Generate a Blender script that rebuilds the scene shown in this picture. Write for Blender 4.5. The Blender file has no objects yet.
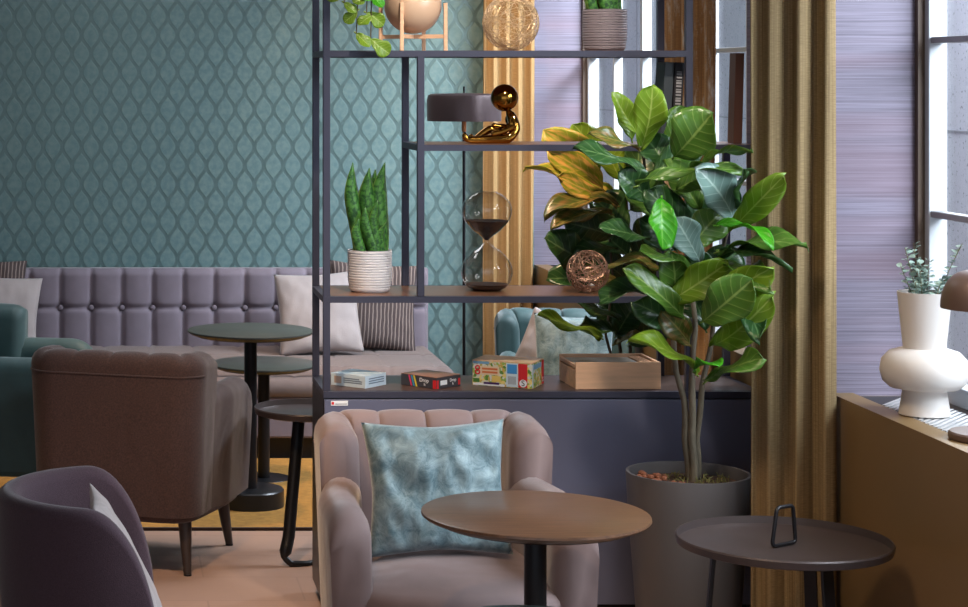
import bpy, bmesh, math, random
from mathutils import Vector, Matrix, noise
random.seed(7)
C = bpy.context.scene.collection
PI = math.pi
S = bpy.context.scene
# ------------------------------------------------------------------ camera
F, VX, VY, H = 2050.0, 110.0, 80.0, 1.6
cd = bpy.data.cameras.new('camera'); cam = bpy.data.objects.new('camera', cd); C.objects.link(cam)
cam.location = (0, 0, H); cam.rotation_euler = (PI/2, 0, 0)
cd.sensor_width = 36; cd.lens = 36*F/968
cd.shift_x = (484-VX)/968; cd.shift_y = -(303.5-VY)/968
cd.clip_end = 60
S.camera = cam
# ------------------------------------------------------------------ world and light
w = bpy.data.worlds.new('world'); S.world = w; w.use_nodes = True
w.node_tree.nodes['Background'].inputs[0].default_value = (0.80, 0.88, 1.0, 1)
w.node_tree.nodes['Background'].inputs[1].default_value = 0.52
def area(name, loc, target, sx, sy, power, color):
    l = bpy.data.lights.new(name, 'AREA'); l.shape = 'RECTANGLE'; l.size = sx; l.size_y = sy
    l.energy = power; l.color = color
    o = bpy.data.objects.new(name, l); C.objects.link(o); o.location = loc
    o.rotation_euler = (Vector(target)-Vector(loc)).to_track_quat('-Z', 'Y').to_euler(); return o
def spot(name, loc, target, power, color, ang, blend=.6, r=.05):
    l = bpy.data.lights.new(name, 'SPOT'); l.energy = power; l.color = color
    l.spot_size = math.radians(ang); l.spot_blend = blend; l.shadow_soft_size = r
    o = bpy.data.objects.new(name, l); C.objects.link(o); o.location = loc
    o.rotation_euler = (Vector(target)-Vector(loc)).to_track_quat('-Z', 'Y').to_euler(); return o
area('daylight_near', (3.3, 3.7, 2.7), (1.0, 5.0, .6), 2.6, 1.6, 190, (.86, .93, 1))
area('daylight_far', (3.3, 7.8, 2.9), (.6, 9.3, 1.1), 2.2, .8, 230, (.86, .93, 1))
area('rear_fill', (.3, 7.6, 2.9), (.5, 7.6, 0), 2.2, 1.0, 16, (.95, .97, 1))  # added fill lamp to brighten the rear of the room; no fixture modelled
WARM = (1, .66, .38)
spot('spot_foliage', (0.75, 6.45, 2.85), (1.52, 6.85, 1.35), 120, WARM, 30)
spot('spot_armchair', (0.3, 3.4, 2.85), (0.8, 4.9, .45), 36, WARM, 42)
spot('spot_bookcase', (1.1, 4.9, 2.85), (1.25, 6.3, 1.1), 80, (1, .87, .72), 48)
spot('spot_wallpaper', (1.15, 8.75, 2.85), (1.2, 9.45, 1.35), 20, WARM, 55)
spot('spot_floor', (0.0, 4.9, 2.85), (0.2, 5.9, 0), 110, WARM, 50)
spot('spot_rug', (0.9, 7.9, 2.85), (0.5, 8.2, 0.1), 90, WARM, 50)
spot('spot_curtain', (0.7, 4.3, 2.85), (1.95, 5.0, .35), 75, (1, .74, .48), 48, r=.3)
spot('spot_far_curtain', (1.45, 8.6, 2.85), (1.82, 9.35, 1.2), 34, WARM, 50)
S.view_settings.view_transform = 'Standard'; S.view_settings.look = 'None'
S.view_settings.exposure = 0.82; S.view_settings.gamma = 1; S.view_settings.use_curve_mapping = False

# ------------------------------------------------------------------ helpers
def P(x, y, D): return Vector(((x-VX)*D/F, D, H-(y-VY)*D/F))
def lin(c): return tuple(((v/255)/12.92 if v/255 <= .04045 else ((v/255+.055)/1.055)**2.4) for v in c)
MATS = {}
class NT:
    def __init__(s, m): s.t = m.node_tree; s.n = s.t.nodes; s.l = s.t.links
    def node(s, t, **k):
        n = s.n.new(t)
        for a, b in k.items(): setattr(n, a, b)
        return n
    def math(s, op, a, b=None, clamp=False):
        n = s.n.new('ShaderNodeMath'); n.operation = op; n.use_clamp = clamp
        for i, v in enumerate((a, b)):
            if v is None: continue
            if isinstance(v, (int, float)): n.inputs[i].default_value = v
            else: s.l.new(v, n.inputs[i])
        return n.outputs[0]
    def mix(s, f, a, b, bt='MIX'):
        n = s.n.new('ShaderNodeMix'); n.data_type = 'RGBA'; n.blend_type = bt
        for i, v in ((0, f), (6, a), (7, b)):
            if isinstance(v, (int, float)): n.inputs[i].default_value = v
            elif isinstance(v, tuple): n.inputs[i].default_value = (*v[:3], 1)
            else: s.l.new(v, n.inputs[i])
        return n.outputs[2]
    def noise(s, scale, vec=None, detail=3, rough=.5, dist=0):
        n = s.n.new('ShaderNodeTexNoise'); n.inputs['Scale'].default_value = scale
        n.inputs['Detail'].default_value = detail; n.inputs['Roughness'].default_value = rough
        n.inputs['Distortion'].default_value = dist
        if vec is not None: s.l.new(vec, n.inputs['Vector'])
        return n.outputs['Fac']
    def coords(s, scale=(1, 1, 1), kind='Object', rot=(0, 0, 0)):
        t = s.n.new('ShaderNodeTexCoord'); m = s.n.new('ShaderNodeMapping')
        m.inputs['Scale'].default_value = scale; m.inputs['Rotation'].default_value = rot
        s.l.new(t.outputs[kind], m.inputs[0]); return m.outputs[0]
    def ramp(s, f, lo, hi):
        n = s.n.new('ShaderNodeMapRange'); n.inputs[1].default_value = lo; n.inputs[2].default_value = hi
        s.l.new(f, n.inputs[0]); return n.outputs[0]
    def bump(s, h, strength, dist, bsdf):
        b = s.n.new('ShaderNodeBump'); b.inputs['Strength'].default_value = strength
        b.inputs['Distance'].default_value = dist; s.l.new(h, b.inputs['Height'])
        s.l.new(b.outputs[0], bsdf.inputs['Normal'])
def mat(name, col, rough=.5, metal=0, var=.0, vscale=8, bump=0, bscale=60, stretch=(1, 1, 1), sheen=0, spec=.5, coat=0, col2=None, bdist=.002, wrinkle=0):
    if name in MATS: return MATS[name]
    m = bpy.data.materials.new(name); m.use_nodes = True; MATS[name] = m
    t = NT(m); b = t.n['Principled BSDF']
    c = lin(col); c2 = lin(col2) if col2 else tuple(v*(1-var) for v in c)
    b.inputs['Roughness'].default_value = rough; b.inputs['Metallic'].default_value = metal
    b.inputs['Specular IOR Level'].default_value = spec
    b.inputs['Sheen Weight'].default_value = sheen; b.inputs['Sheen Roughness'].default_value = .4
    b.inputs['Coat Weight'].default_value = coat
    vec = t.coords(stretch)
    n = t.noise(vscale, vec, 4)
    t.l.new(t.mix(t.ramp(n, .3, .7), c, c2), b.inputs['Base Color'])
    if bump: t.bump(t.noise(bscale, vec, 3), bump, bdist, b)
    if wrinkle:
        n3 = t.noise(7, t.coords((1, 1, .7)), 1, .4, .8); b2 = t.node('ShaderNodeBump'); b2.inputs['Strength'].default_value = wrinkle; b2.inputs['Distance'].default_value = .02
        t.l.new(n3, b2.inputs['Height']); src = b.inputs['Normal'].links[0].from_node if b.inputs['Normal'].is_linked else None
        if src: t.l.new(b2.outputs[0], src.inputs['Normal'])
        else: t.l.new(b2.outputs[0], b.inputs['Normal'])
    m.diffuse_color = (*c, 1)
    return m
class MB:
    def __init__(s): s.v = []; s.f = []
    def add(s, vs, fs):
        o = len(s.v); s.v += [tuple(v) for v in vs]; s.f += [tuple(i+o for i in f) for f in fs]; return s
    def box(s, x0, x1, y0, y1, z0, z1):
        vs = [(x, y, z) for x in (x0, x1) for y in (y0, y1) for z in (z0, z1)]
        return s.add(vs, [(0, 1, 3, 2), (4, 6, 7, 5), (0, 4, 5, 1), (2, 3, 7, 6), (0, 2, 6, 4), (1, 5, 7, 3)])
    def obox(s, c, ax, ay, az):
        c, ax, ay, az = map(Vector, (c, ax, ay, az))
        vs = [c+ax*i+ay*j+az*k for i in (-1, 1) for j in (-1, 1) for k in (-1, 1)]
        return s.add(vs, [(0, 1, 3, 2), (4, 6, 7, 5), (0, 4, 5, 1), (2, 3, 7, 6), (0, 2, 6, 4), (1, 5, 7, 3)])
    def tube(s, pts, r, n=8, cap=True, closed=False):
        pts = [Vector(p) for p in pts]; m = len(pts)
        rs = r if isinstance(r, (list, tuple)) else [r]*m
        vs = []; up = None
        for i, p in enumerate(pts):
            if closed: d = pts[(i+1) % m]-pts[i-1]
            else: d = pts[min(i+1, m-1)]-pts[max(i-1, 0)]
            d.normalize()
            if up is None: up = d.orthogonal().normalized()
            up = (up-d*up.dot(d))
            up = up.normalized() if up.length > 1e-6 else d.orthogonal().normalized()
            q = d.cross(up)
            for k in range(n):
                a = 2*PI*k/n; vs.append(p+(up*math.cos(a)+q*math.sin(a))*rs[i])
        fs = []
        for i in range(m if closed else m-1):
            j = (i+1) % m
            for k in range(n):
                k2 = (k+1) % n; fs.append((i*n+k, i*n+k2, j*n+k2, j*n+k))
        if cap and not closed:
            fs.append(tuple(range(n-1, -1, -1))); fs.append(tuple((m-1)*n+k for k in range(n)))
        return s.add(vs, fs)
    def lathe(s, prof, n=48, c=(0, 0, 0), closed=False, sx=1, sy=1):
        vs = []; c = Vector(c)
        for r, z in prof:
            for k in range(n):
                a = 2*PI*k/n; vs.append(c+Vector((max(r, 1e-5)*math.cos(a)*sx, max(r, 1e-5)*math.sin(a)*sy, z)))
        fs = []
        m = len(prof)
        for i in range(m if closed else m-1):
            j = (i+1) % m
            for k in range(n):
                k2 = (k+1) % n; fs.append((i*n+k, i*n+k2, j*n+k2, j*n+k))
        if not closed:
            fs.append(tuple(range(n-1, -1, -1))); fs.append(tuple((m-1)*n+k for k in range(n)))
        return s.add(vs, fs)
    def sphere(s, c, r, n=24, m=16, sx=1, sy=1, sz=1):
        c = Vector(c); prof = [(r*math.sin(PI*i/m), -r*math.cos(PI*i/m)*sz) for i in range(m+1)]
        return s.lathe(prof, n, c, sx=sx, sy=sy)
    def build(s, name, m, parent=None, smooth=False, bevel=0, sub=0, solid=0, loc=None):
        me = bpy.data.meshes.new(name); me.from_pydata(s.v, [], s.f); me.update()
        bm = bmesh.new(); bm.from_mesh(me); bmesh.ops.recalc_face_normals(bm, faces=bm.faces); bm.to_mesh(me); bm.free()
        if smooth: me.polygons.foreach_set('use_smooth', [True]*len(me.polygons))
        me.materials.append(m)
        o = bpy.data.objects.new(name, me); C.objects.link(o)
        if parent: o.parent = parent
        if loc: o.location = loc
        if solid: d = o.modifiers.new('solid', 'SOLIDIFY'); d.thickness = solid; d.offset = 0
        if bevel: d = o.modifiers.new('bevel', 'BEVEL'); d.width = bevel; d.segments = 3; d.limit_method = 'ANGLE'; d.angle_limit = math.radians(40)
        if sub: d = o.modifiers.new('sub', 'SUBSURF'); d.levels = sub; d.render_levels = sub
        if smooth and smooth != 'all':
            me.set_sharp_from_angle(angle=math.radians(smooth if smooth is not True else 40))
        return o
def thing(name, label, cat, loc=(0, 0, 0), rz=0, group=None):
    o = bpy.data.objects.new(name, None); C.objects.link(o); o.location = loc; o.rotation_euler = (0, 0, rz)
    o.empty_display_size = .1
    return tag(o, label, cat, group)
def tag(o, label, cat, group=None, kind=None):
    o['label'] = label; o['category'] = cat
    if group: o['group'] = group
    if kind: o['kind'] = kind
    return o
def struct(o): o['kind'] = 'structure'; return o
def copy_tree(o, loc, rz=None):
    r = o.copy(); C.objects.link(r); r.location = loc
    if rz is not None: r.rotation_euler = (0, 0, rz)
    for ch in o.children:
        c = ch.copy(); C.objects.link(c); c.parent = r
        for g in ch.children:
            d = g.copy(); C.objects.link(d); d.parent = c
    return r

# ------------------------------------------------------------------ materials
M_metal = mat('anthracite_metal', (68, 69, 86), .42, .3, .08)
M_shelf = mat('shelf_top', (128, 88, 64), .3, 0, .25, 5, stretch=(1, 14, 14))
M_cab = mat('cabinet_lacquer', (98, 102, 126), .38, 0, .06, 3)
M_black = mat('black_metal', (34, 34, 38), .35, .4, .1)
M_white = mat('white_paint', (186, 191, 197), .4, 0, .04)
M_bench = mat('bench_fabric', (124, 114, 126), .85, 0, .14, 10, .25, 900, sheen=.25, wrinkle=.2)
M_taupe = mat('taupe_velvet', (126, 108, 108), .8, 0, .2, 9, .2, 700, sheen=.35, wrinkle=.35)
M_brown = mat('brown_fabric', (74, 50, 46), .8, 0, .55, 200, .4, 600, sheen=.25, wrinkle=.35)
M_teal = mat('teal_velvet', (56, 86, 88), .6, 0, .3, 9, .2, 500, sheen=.4, wrinkle=.35)
M_purple = mat('purple_wool', (78, 58, 68), .9, 0, .35, 400, .5, 500, sheen=.2)
M_cream = mat('cream_velvet', (168, 158, 158), .75, 0, .12, 12, .3, 200, sheen=.3, wrinkle=.4)
M_oak = mat('light_wood', (238, 190, 152), .5, 0, .22, 6, .1, 60, stretch=(1, 10, 12))
M_legwood = mat('dark_leg_wood', (58, 46, 42), .45, 0, .2, 8, stretch=(12, 12, 1))
M_soil = mat('potting_soil', (88, 62, 46), .95, 0, .6, 90, 1, 120, bdist=.01)
M_gold = mat('gold_chrome', (170, 122, 52), .07, 1, .05)
M_red = mat('print_red', (214, 40, 48), .5)
M_whitep = mat('print_white', (236, 240, 244), .5)
M_blk = mat('print_black', (40, 40, 46), .5)

def wood_table():
    m = bpy.data.materials.new('table_wood'); m.use_nodes = True; t = NT(m); b = t.n['Principled BSDF']
    vec = t.coords((1.2, 26, 1)); n = t.noise(6, vec, 6, .65, .6); n2 = t.noise(40, vec, 3)
    c = t.mix(t.ramp(n, .32, .68), lin((112, 80, 58)), lin((56, 38, 30)))
    c = t.mix(t.math('MULTIPLY', n2, .5), c, lin((126, 94, 72)))
    t.l.new(c, b.inputs['Base Color']); b.inputs['Roughness'].default_value = .3
    t.bump(n, .15, .001, b); return m
M_tablewood = wood_table()
def greenwood():
    m = bpy.data.materials.new('dark_green_wood'); m.use_nodes = True; t = NT(m); b = t.n['Principled BSDF']
    vec = t.coords((1.2, 26, 1)); n = t.noise(6, vec, 6, .65, .6)
    t.l.new(t.mix(t.ramp(n, .3, .7), lin((62, 66, 62)), lin((44, 48, 48))), b.inputs['Base Color'])
    b.inputs['Roughness'].default_value = .4; return m
M_tabledark = greenwood()
def wallpaper():
    m = bpy.data.materials.new('ogee_wallpaper'); m.use_nodes = True; t = NT(m); b = t.n['Principled BSDF']
    tc = t.node('ShaderNodeTexCoord'); sp = t.node('ShaderNodeSeparateXYZ'); t.l.new(tc.outputs['Object'], sp.inputs[0])
    u = t.math('DIVIDE', sp.outputs[0], .0885); v = t.math('DIVIDE', sp.outputs[2], .172)
    fu = t.math('ABSOLUTE', t.math('SUBTRACT', t.math('FRACT', u), .5))
    cv = t.math('COSINE', t.math('MULTIPLY', v, 2*PI))
    wv = t.math('ADD', t.math('MULTIPLY', cv, .25), .25)
    d = t.math('ABSOLUTE', t.math('SUBTRACT', wv, fu))
    line = t.ramp(d, .075, .14)
    n = t.noise(38, tc.outputs['Object'], 4); nb = t.noise(5, tc.outputs['Object'], 2)
    oval = t.mix(t.ramp(n, .35, .65), lin((112, 138, 138)), lin((96, 126, 130)))
    bord = t.mix(t.ramp(n, .35, .65), lin((88, 112, 113)), lin((96, 120, 121)))
    t.l.new(t.mix(line, bord, oval), b.inputs['Base Color'])
    r = t.math('ADD', t.math('MULTIPLY', line, .2), .36); t.l.new(r, b.inputs['Roughness'])
    t.l.new(t.math('SUBTRACT', .35, t.math('MULTIPLY', line, .15)), b.inputs['Metallic'])
    t.bump(line, .4, .002, b); return m
def cladding():
    m = bpy.data.materials.new('lilac_grain_cladding'); m.use_nodes = True; t = NT(m); b = t.n['Principled BSDF']
    n = t.noise(1.0, t.coords((2, 2, 210)), 4, .7, .2); n2 = t.noise(1.0, t.coords((.6, .6, 9)), 2)
    c = t.mix(t.ramp(n, .35, .65), lin((96, 89, 104)), lin((134, 126, 144)))
    c = t.mix(t.math('MULTIPLY', t.ramp(n2, .45, .62), .4), c, lin((124, 98, 110)))
    t.l.new(c, b.inputs['Base Color']); b.inputs['Roughness'].default_value = .6
    t.bump(n, .3, .002, b); return m
def curtain_mat(name, c1, c2, trans=.35, fine=330, streak=None):
    m = bpy.data.materials.new(name); m.use_nodes = True; t = NT(m); b = t.n['Principled BSDF']
    uv = t.node('ShaderNodeUVMap'); mp = t.node('ShaderNodeMapping'); mp.inputs['Scale'].default_value = (fine, 1.5, 1)
    t.l.new(uv.outputs[0], mp.inputs[0]); n = t.noise(1, mp.outputs[0], 3, .6)
    mp2 = t.node('ShaderNodeMapping'); mp2.inputs['Scale'].default_value = (60, 420, 1)
    t.l.new(uv.outputs[0], mp2.inputs[0]); n2 = t.noise(1, mp2.outputs[0], 2)
    f = t.math('MULTIPLY', t.ramp(n, .3, .7), t.ramp(n2, .1, .75), clamp=True)
    c = t.mix(f, lin(c2), lin(c1))
    if streak:
        mp3 = t.node('ShaderNodeMapping'); mp3.inputs['Scale'].default_value = (38, 5, 1)
        t.l.new(uv.outputs[0], mp3.inputs[0]); n3 = t.noise(1, mp3.outputs[0], 6, .75)
        c = t.mix(t.ramp(n3, .52, .66), c, lin(streak))
    t.l.new(c, b.inputs['Base Color']); b.inputs['Roughness'].default_value = .8
    tr = t.node('ShaderNodeBsdfTranslucent'); t.l.new(c, tr.inputs[0])
    mx = t.node('ShaderNodeMixShader'); mx.inputs[0].default_value = trans
    t.l.new(b.outputs[0], mx.inputs[1]); t.l.new(tr.outputs[0], mx.inputs[2])
    t.l.new(mx.outputs[0], t.n['Material Output'].inputs[0]); t.bump(n, .3, .001, b); return m
def glass_pane():
    m = bpy.data.materials.new('window_glass'); m.use_nodes = True; t = NT(m); t.n.remove(t.n['Principled BSDF'])
    a = t.node('ShaderNodeBsdfTransparent'); a.inputs[0].default_value = (.95, .97, .98, 1)
    g = t.node('ShaderNodeBsdfGlossy'); g.inputs['Roughness'].default_value = .02
    mx = t.node('ShaderNodeMixShader'); mx.inputs[0].default_value = .06
    t.l.new(a.outputs[0], mx.inputs[1]); t.l.new(g.outputs[0], mx.inputs[2]); t.l.new(mx.outputs[0], t.n['Material Output'].inputs[0]); return m
def blown_glass():
    m = bpy.data.materials.new('blown_glass'); m.use_nodes = True; t = NT(m); t.n.remove(t.n['Principled BSDF'])
    a = t.node('ShaderNodeBsdfTransparent'); a.inputs[0].default_value = (.97, .96, .94, 1)
    g = t.node('ShaderNodeBsdfGlossy'); g.inputs['Roughness'].default_value = .03
    lw = t.node('ShaderNodeLayerWeight'); lw.inputs[0].default_value = .35
    mx = t.node('ShaderNodeMixShader')
    f = t.math('ADD', t.math('MULTIPLY', t.math('POWER', lw.outputs['Facing'], 1.7), .9), .07, clamp=True)
    t.l.new(f, mx.inputs[0])
    t.l.new(a.outputs[0], mx.inputs[1]); t.l.new(g.outputs[0], mx.inputs[2]); t.l.new(mx.outputs[0], t.n['Material Output'].inputs[0]); return m
def concrete():
    m = bpy.data.materials.new('speckled_concrete'); m.use_nodes = True; t = NT(m); b = t.n['Principled BSDF']
    v = t.coords(); n = t.noise(3, v, 5, .6); n2 = t.noise(55, v, 3, .6)
    c = t.mix(n, lin((138, 138, 146)), lin((166, 166, 174))); c = t.mix(t.ramp(n2, .60, .68), c, lin((92, 92, 100)))
    t.l.new(c, b.inputs['Base Color']); b.inputs['Roughness'].default_value = .9; return m
def floor_mat():
    m = bpy.data.materials.new('tan_floor'); m.use_nodes = True; t = NT(m); b = t.n['Principled BSDF']
    v = t.coords((1, 1, 1)); br = t.node('ShaderNodeTexBrick'); t.l.new(v, br.inputs['Vector'])
    br.inputs['Scale'].default_value = 1; br.inputs['Brick Width'].default_value = .6; br.inputs['Row Height'].default_value = .3
    br.inputs['Mortar Size'].default_value = .003; br.inputs['Color1'].default_value = (*lin((172, 140, 124)), 1)
    br.inputs['Color2'].default_value = (*lin((164, 134, 118)), 1); br.inputs['Mortar'].default_value = (*lin((152, 124, 110)), 1)
    n = t.noise(14, v, 5, .7)
    t.l.new(t.mix(t.math('MULTIPLY', n, .5), br.outputs[0], lin((146, 120, 108))), b.inputs['Base Color'])
    b.inputs['Roughness'].default_value = .5; return m
def stripe_mat():
    m = bpy.data.materials.new('striped_weave'); m.use_nodes = True; t = NT(m); b = t.n['Principled BSDF']
    uv = t.node('ShaderNodeUVMap'); sp = t.node('ShaderNodeSeparateXYZ'); t.l.new(uv.outputs[0], sp.inputs[0])
    n = t.noise(7, uv.outputs[0], 3)
    f = t.math('FRACT', t.math('ADD', t.math('MULTIPLY', sp.outputs[0], 23), t.math('MULTIPLY', n, .5)))
    g = t.ramp(t.math('ABSOLUTE', t.math('SUBTRACT', f, .5)), .06, .2)
    t.l.new(t.mix(g, lin((142, 126, 120)), lin((70, 58, 58))), b.inputs['Base Color']); b.inputs['Roughness'].default_value = .85
    t.bump(g, .4, .004, b); return m
def velvet_cushion():
    m = bpy.data.materials.new('crushed_teal_velvet'); m.use_nodes = True; t = NT(m); b = t.n['Principled BSDF']
    v = t.coords(); n = t.noise(26, v, 6, .75, .8); n2 = t.noise(90, v, 3)
    c = t.mix(t.ramp(n, .35, .7), lin((72, 100, 110)), lin((150, 172, 178)))
    c = t.mix(t.math('MULTIPLY', n2, .3), c, lin((84, 116, 126)))
    t.l.new(c, b.inputs['Base Color']); b.inputs['Roughness'].default_value = .55
    b.inputs['Sheen Weight'].default_value = .6; b.inputs['Sheen Roughness'].default_value = .35
    t.bump(n, .5, .004, b); return m
def leaf_mat(name, top, vein, trans=.22, rough=.3, patch=None):
    m = bpy.data.materials.new(name); m.use_nodes = True; t = NT(m); b = t.n['Principled BSDF']
    uv = t.node('ShaderNodeUVMap'); sp = t.node('ShaderNodeSeparateXYZ'); t.l.new(uv.outputs[0], sp.inputs[0])
    au = t.math('ABSOLUTE', sp.outputs[0])
    k = t.math('FRACT', t.math('SUBTRACT', t.math('MULTIPLY', sp.outputs[1], 7), t.math('MULTIPLY', au, 1.6)))
    d = t.math('ABSOLUTE', t.math('SUBTRACT', k, .5))
    v1 = t.math('SUBTRACT', 1.0, t.ramp(d, .02, .075)); v2 = t.math('SUBTRACT', 1.0, t.ramp(au, .03, .07))
    v = t.math('MAXIMUM', t.math('MULTIPLY', v1, .48), t.math('MULTIPLY', v2, .75))
    n = t.noise(9, t.coords(), 3)
    c0 = t.mix(n, lin(top), tuple(x*.62 for x in lin(top)))
    if patch: c0 = t.mix(t.ramp(t.noise(3.2, uv.outputs[0], 3), .45, .6), c0, lin(patch))
    c = t.mix(v, c0, lin(vein)); t.l.new(c, b.inputs['Base Color']); b.inputs['Roughness'].default_value = rough
    tr = t.node('ShaderNodeBsdfTranslucent'); t.l.new(t.mix(.3, c, (.5, .8, .05)), tr.inputs[0])
    mx = t.node('ShaderNodeMixShader'); mx.inputs[0].default_value = trans
    t.l.new(b.outputs[0], mx.inputs[1]); t.l.new(tr.outputs[0], mx.inputs[2]); t.l.new(mx.outputs[0], t.n['Material Output'].inputs[0])
    t.bump(t.math('MULTIPLY', d, -1.0), .35, .004, b)
    m['vein'] = 1; return m
M_leaf = [leaf_mat('leaf_mid_green', (82, 122, 44), (140, 164, 84)), leaf_mat('leaf_deep_green', (46, 84, 42), (104, 134, 84), .12),
          leaf_mat('leaf_light_green', (128, 164, 44), (176, 196, 100), .3), leaf_mat('leaf_warm_lit', (170, 184, 56), (230, 200, 110), .25, patch=(238, 190, 104)),  # second here: warm lamplight on rear leaves put into base and patch colour
          leaf_mat('leaf_bright_green', (72, 170, 30), (130, 200, 80), .3), leaf_mat('leaf_grey_green', (126, 156, 148), (170, 192, 180), .1, .25),
          leaf_mat('leaf_bronze', (80, 96, 38), (150, 140, 76), .12, patch=(128, 100, 54))]
M_bark = mat('ficus_bark', (120, 110, 92), .85, 0, .5, 30, .8, 90, stretch=(1, 1, .4), bdist=.004)
M_glass = glass_pane(); M_blown = blown_glass()

# ------------------------------------------------------------------ room shell
XW, XG, YF = 1.955, 2.187, 9.45
DP, DQ, D2 = 5.57, 6.30, 9.50
clad = cladding()
b = MB(); b.box(-4, 2.6, -1.5, 10.2, -.1, 0); struct(b.build('floor', floor_mat()))
b = MB(); b.box(-4, 2.6, -1.5, 10.2, 2.95, 3.05); struct(b.build('ceiling', mat('ceiling_white', (214, 208, 202), .9)))
b = MB(); b.box(-4, 1.955, YF, YF+.15, 0, 2.95); struct(b.build('wall_far', wallpaper()))
b = MB(); b.box(-4.1, -4, -1.5, 10.2, 0, 2.95); struct(b.build('wall_left', mat('left_wall_paint', (112, 118, 116), .8)))
M_bronze = mat('bronze_panel', (136, 110, 74), .42, .25, .12, 2)
b = MB(); b.box(XW, 2.26, -1.5, 10.2, 0, .734); b.box(XW, 2.018, -1.5, 9.44, .734, .75); struct(b.build('wall_right', M_bronze))
b = MB()
for (a, c) in ((DP, DQ), (D2, 10.2), (-1.5, 2.0)): b.box(XW+.001, 2.262, a, c, .7425, 2.95)
struct(b.build('wall_right_pier', clad))
b = MB(); b.box(XW+.001, 2.262, 2.0, DP, 2.35, 2.949); b.box(XW+.001, 2.262, DQ, D2, 2.35, 2.949); struct(b.build('trim_1', clad))  # unseen lintels, set low to keep daylight off the upper far wall
# sill with ventilation grille
b = MB(); b.box(2.0185, 2.3, -1.5, 9.44, .7345, .742)
sill = struct(b.build('trim_2', mat('sill_stone', (172, 158, 152), .38, 0, .08), bevel=.002))
for (ya, yb) in ((3.9, DP-.01), (DQ+.01, D2-.06)):
    g = MB(); x0, x1 = 2.024, 2.176; an = math.radians(52); ux, uy = math.cos(an), math.sin(an); y = ya+.2
    while y < yb-.004:
        L = (x1-x0)/ux
        ye = y; ys = y-L*uy
        t0 = 0 if ys >= ya else (ya-ys)/(L*uy)
        p0 = Vector((x0+(x1-x0)*t0, max(ys, ya), .7465)); p1 = Vector((x1, ye, .7465)); d = (p1-p0)/2
        g.obox((p0+p1)/2, d, Vector((-d.y, d.x, 0)).normalized()*.0042, (0, 0, .0036)); y += .026
    o = g.build('trim_3', mat('grille_aluminium', (212, 212, 214), .35, .5, .1)); struct(o)
    g = MB(); g.box(x0-.001, x1+.001, ya, yb, .7421, .7427); g.build('grille_well', mat('well_dark', (46, 44, 50), .6), o)
# windows
ZS = (1.239, 1.707, 2.175)
def window(n, ya, yb):
    t = struct(bpy.data.objects.new('window_%d' % n, None)); C.objects.link(t)
    t.location = (XG, (ya+yb)/2, .75); oy = (ya+yb)/2
    f = MB(); X0, X1 = .018, .068
    f.box(X0, X1, ya-oy, ya-oy+.05, 0, 1.59); f.box(X0, X1, yb-oy-.05, yb-oy, 0, 1.59)
    f.box(X0, X1, ya-oy, yb-oy, 0, .05); f.box(X0, X1, ya-oy, yb-oy, 2.0, 1.59)
    y = yb-.5
    ms = []
    while y > ya+.2: ms.append(y-oy); y -= .47
    for q, yy in enumerate(ms): wd = .035 if q % 2 else .014; f.box(X0+.005, X1-.005, yy-wd/2, yy+wd/2, .05, 1.54)
    f.build('window_frame', M_white, t, bevel=.003)
    m = MB()
    for z in ZS: m.box(X0+.004, X1-.01, ya-oy+.05, yb-oy-.05, z-.75-.009, z-.75+.009)
    m.build('glazing_bar', mat('bar_grey', (150, 148, 150), .35, .3), t, bevel=.003)
    k = MB(); k.box(0, .02, yb-oy-.022, yb-oy-.001, 0, 1.59); k.build('window_trim', mat('trim_brown', (92, 74, 60), .5), t)
    p = MB(); p.box(X0+.03, X0+.034, ya-oy+.03, yb-oy-.03, .03, 1.56); p.build('window_pane', M_glass, t)
window(1, 2.0, DP); window(2, DQ, D2)
con = MB(); con.box(3.6, 3.8, 5.4, 16, -1, 4.2); o = struct(con.build('wall_outside', concrete()))
con = MB()
for z in (.35, 1.38, 2.4, 3.4): con.box(3.596, 3.6, 5.4, 16, z, z+.006)
for y in (6.0, 7.6, 9.2, 10.8, 12.4, 14): con.box(3.596, 3.6, y, y+.006, -1, 4.2)
con.build('joint', mat('joint_grey', (120, 120, 126), .9), o)

# ------------------------------------------------------------------ curtains
def curtain(name, pts, folds, amp, m, label, z0=.02, z1=2.88, group=None, seed=0):
    rnd = random.Random(seed); pts = [Vector((p[0], p[1])) for p in pts]
    N = folds*14; L = sum((pts[i+1]-pts[i]).length for i in range(len(pts)-1))
    def at(s):
        d = s*L
        for i in range(len(pts)-1):
            l = (pts[i+1]-pts[i]).length
            if d <= l or i == len(pts)-2:
                t = (pts[i+1]-pts[i])/l; return pts[i]+t*d, Vector((-t.y, t.x))
            d -= l
    ph = [rnd.uniform(-.5, .5) for _ in range(folds+2)]; am = [rnd.uniform(.55, 1.1) for _ in range(folds+2)]
    vs = []; uv = []; nz = 24
    for j in range(nz+1):
        z = z0+(z1-z0)*j/nz; zz = j/nz
        for i in range(N+1):
            s = i/N; p, n = at(s); k = s*folds; ki = int(min(k, folds-1)); fr = k-ki
            a = (am[ki]*(1-fr)+am[ki+1]*fr)*amp*(1.1-.35*zz)
            q = math.sin(2*PI*k+.35*math.sin(2.2*zz*PI+ph[ki]*2))
            q = math.copysign(abs(q)**.75, q)
            off = a*q; t = Vector((n.y, -n.x))
            w_ = p+n*off+t*(.15*a*math.sin(4*PI*k+1))
            vs.append((w_.x, w_.y, z)); uv.append((s*folds*.11, z))
    fs = [(j*(N+1)+i, j*(N+1)+i+1, (j+1)*(N+1)+i+1, (j+1)*(N+1)+i) for j in range(nz) for i in range(N)]
    b = MB(); b.add(vs, fs); o = b.build(name, m, smooth='all', solid=.003)
    put_uv(o, uv); return tag(o, label, 'curtain', group)
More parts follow.
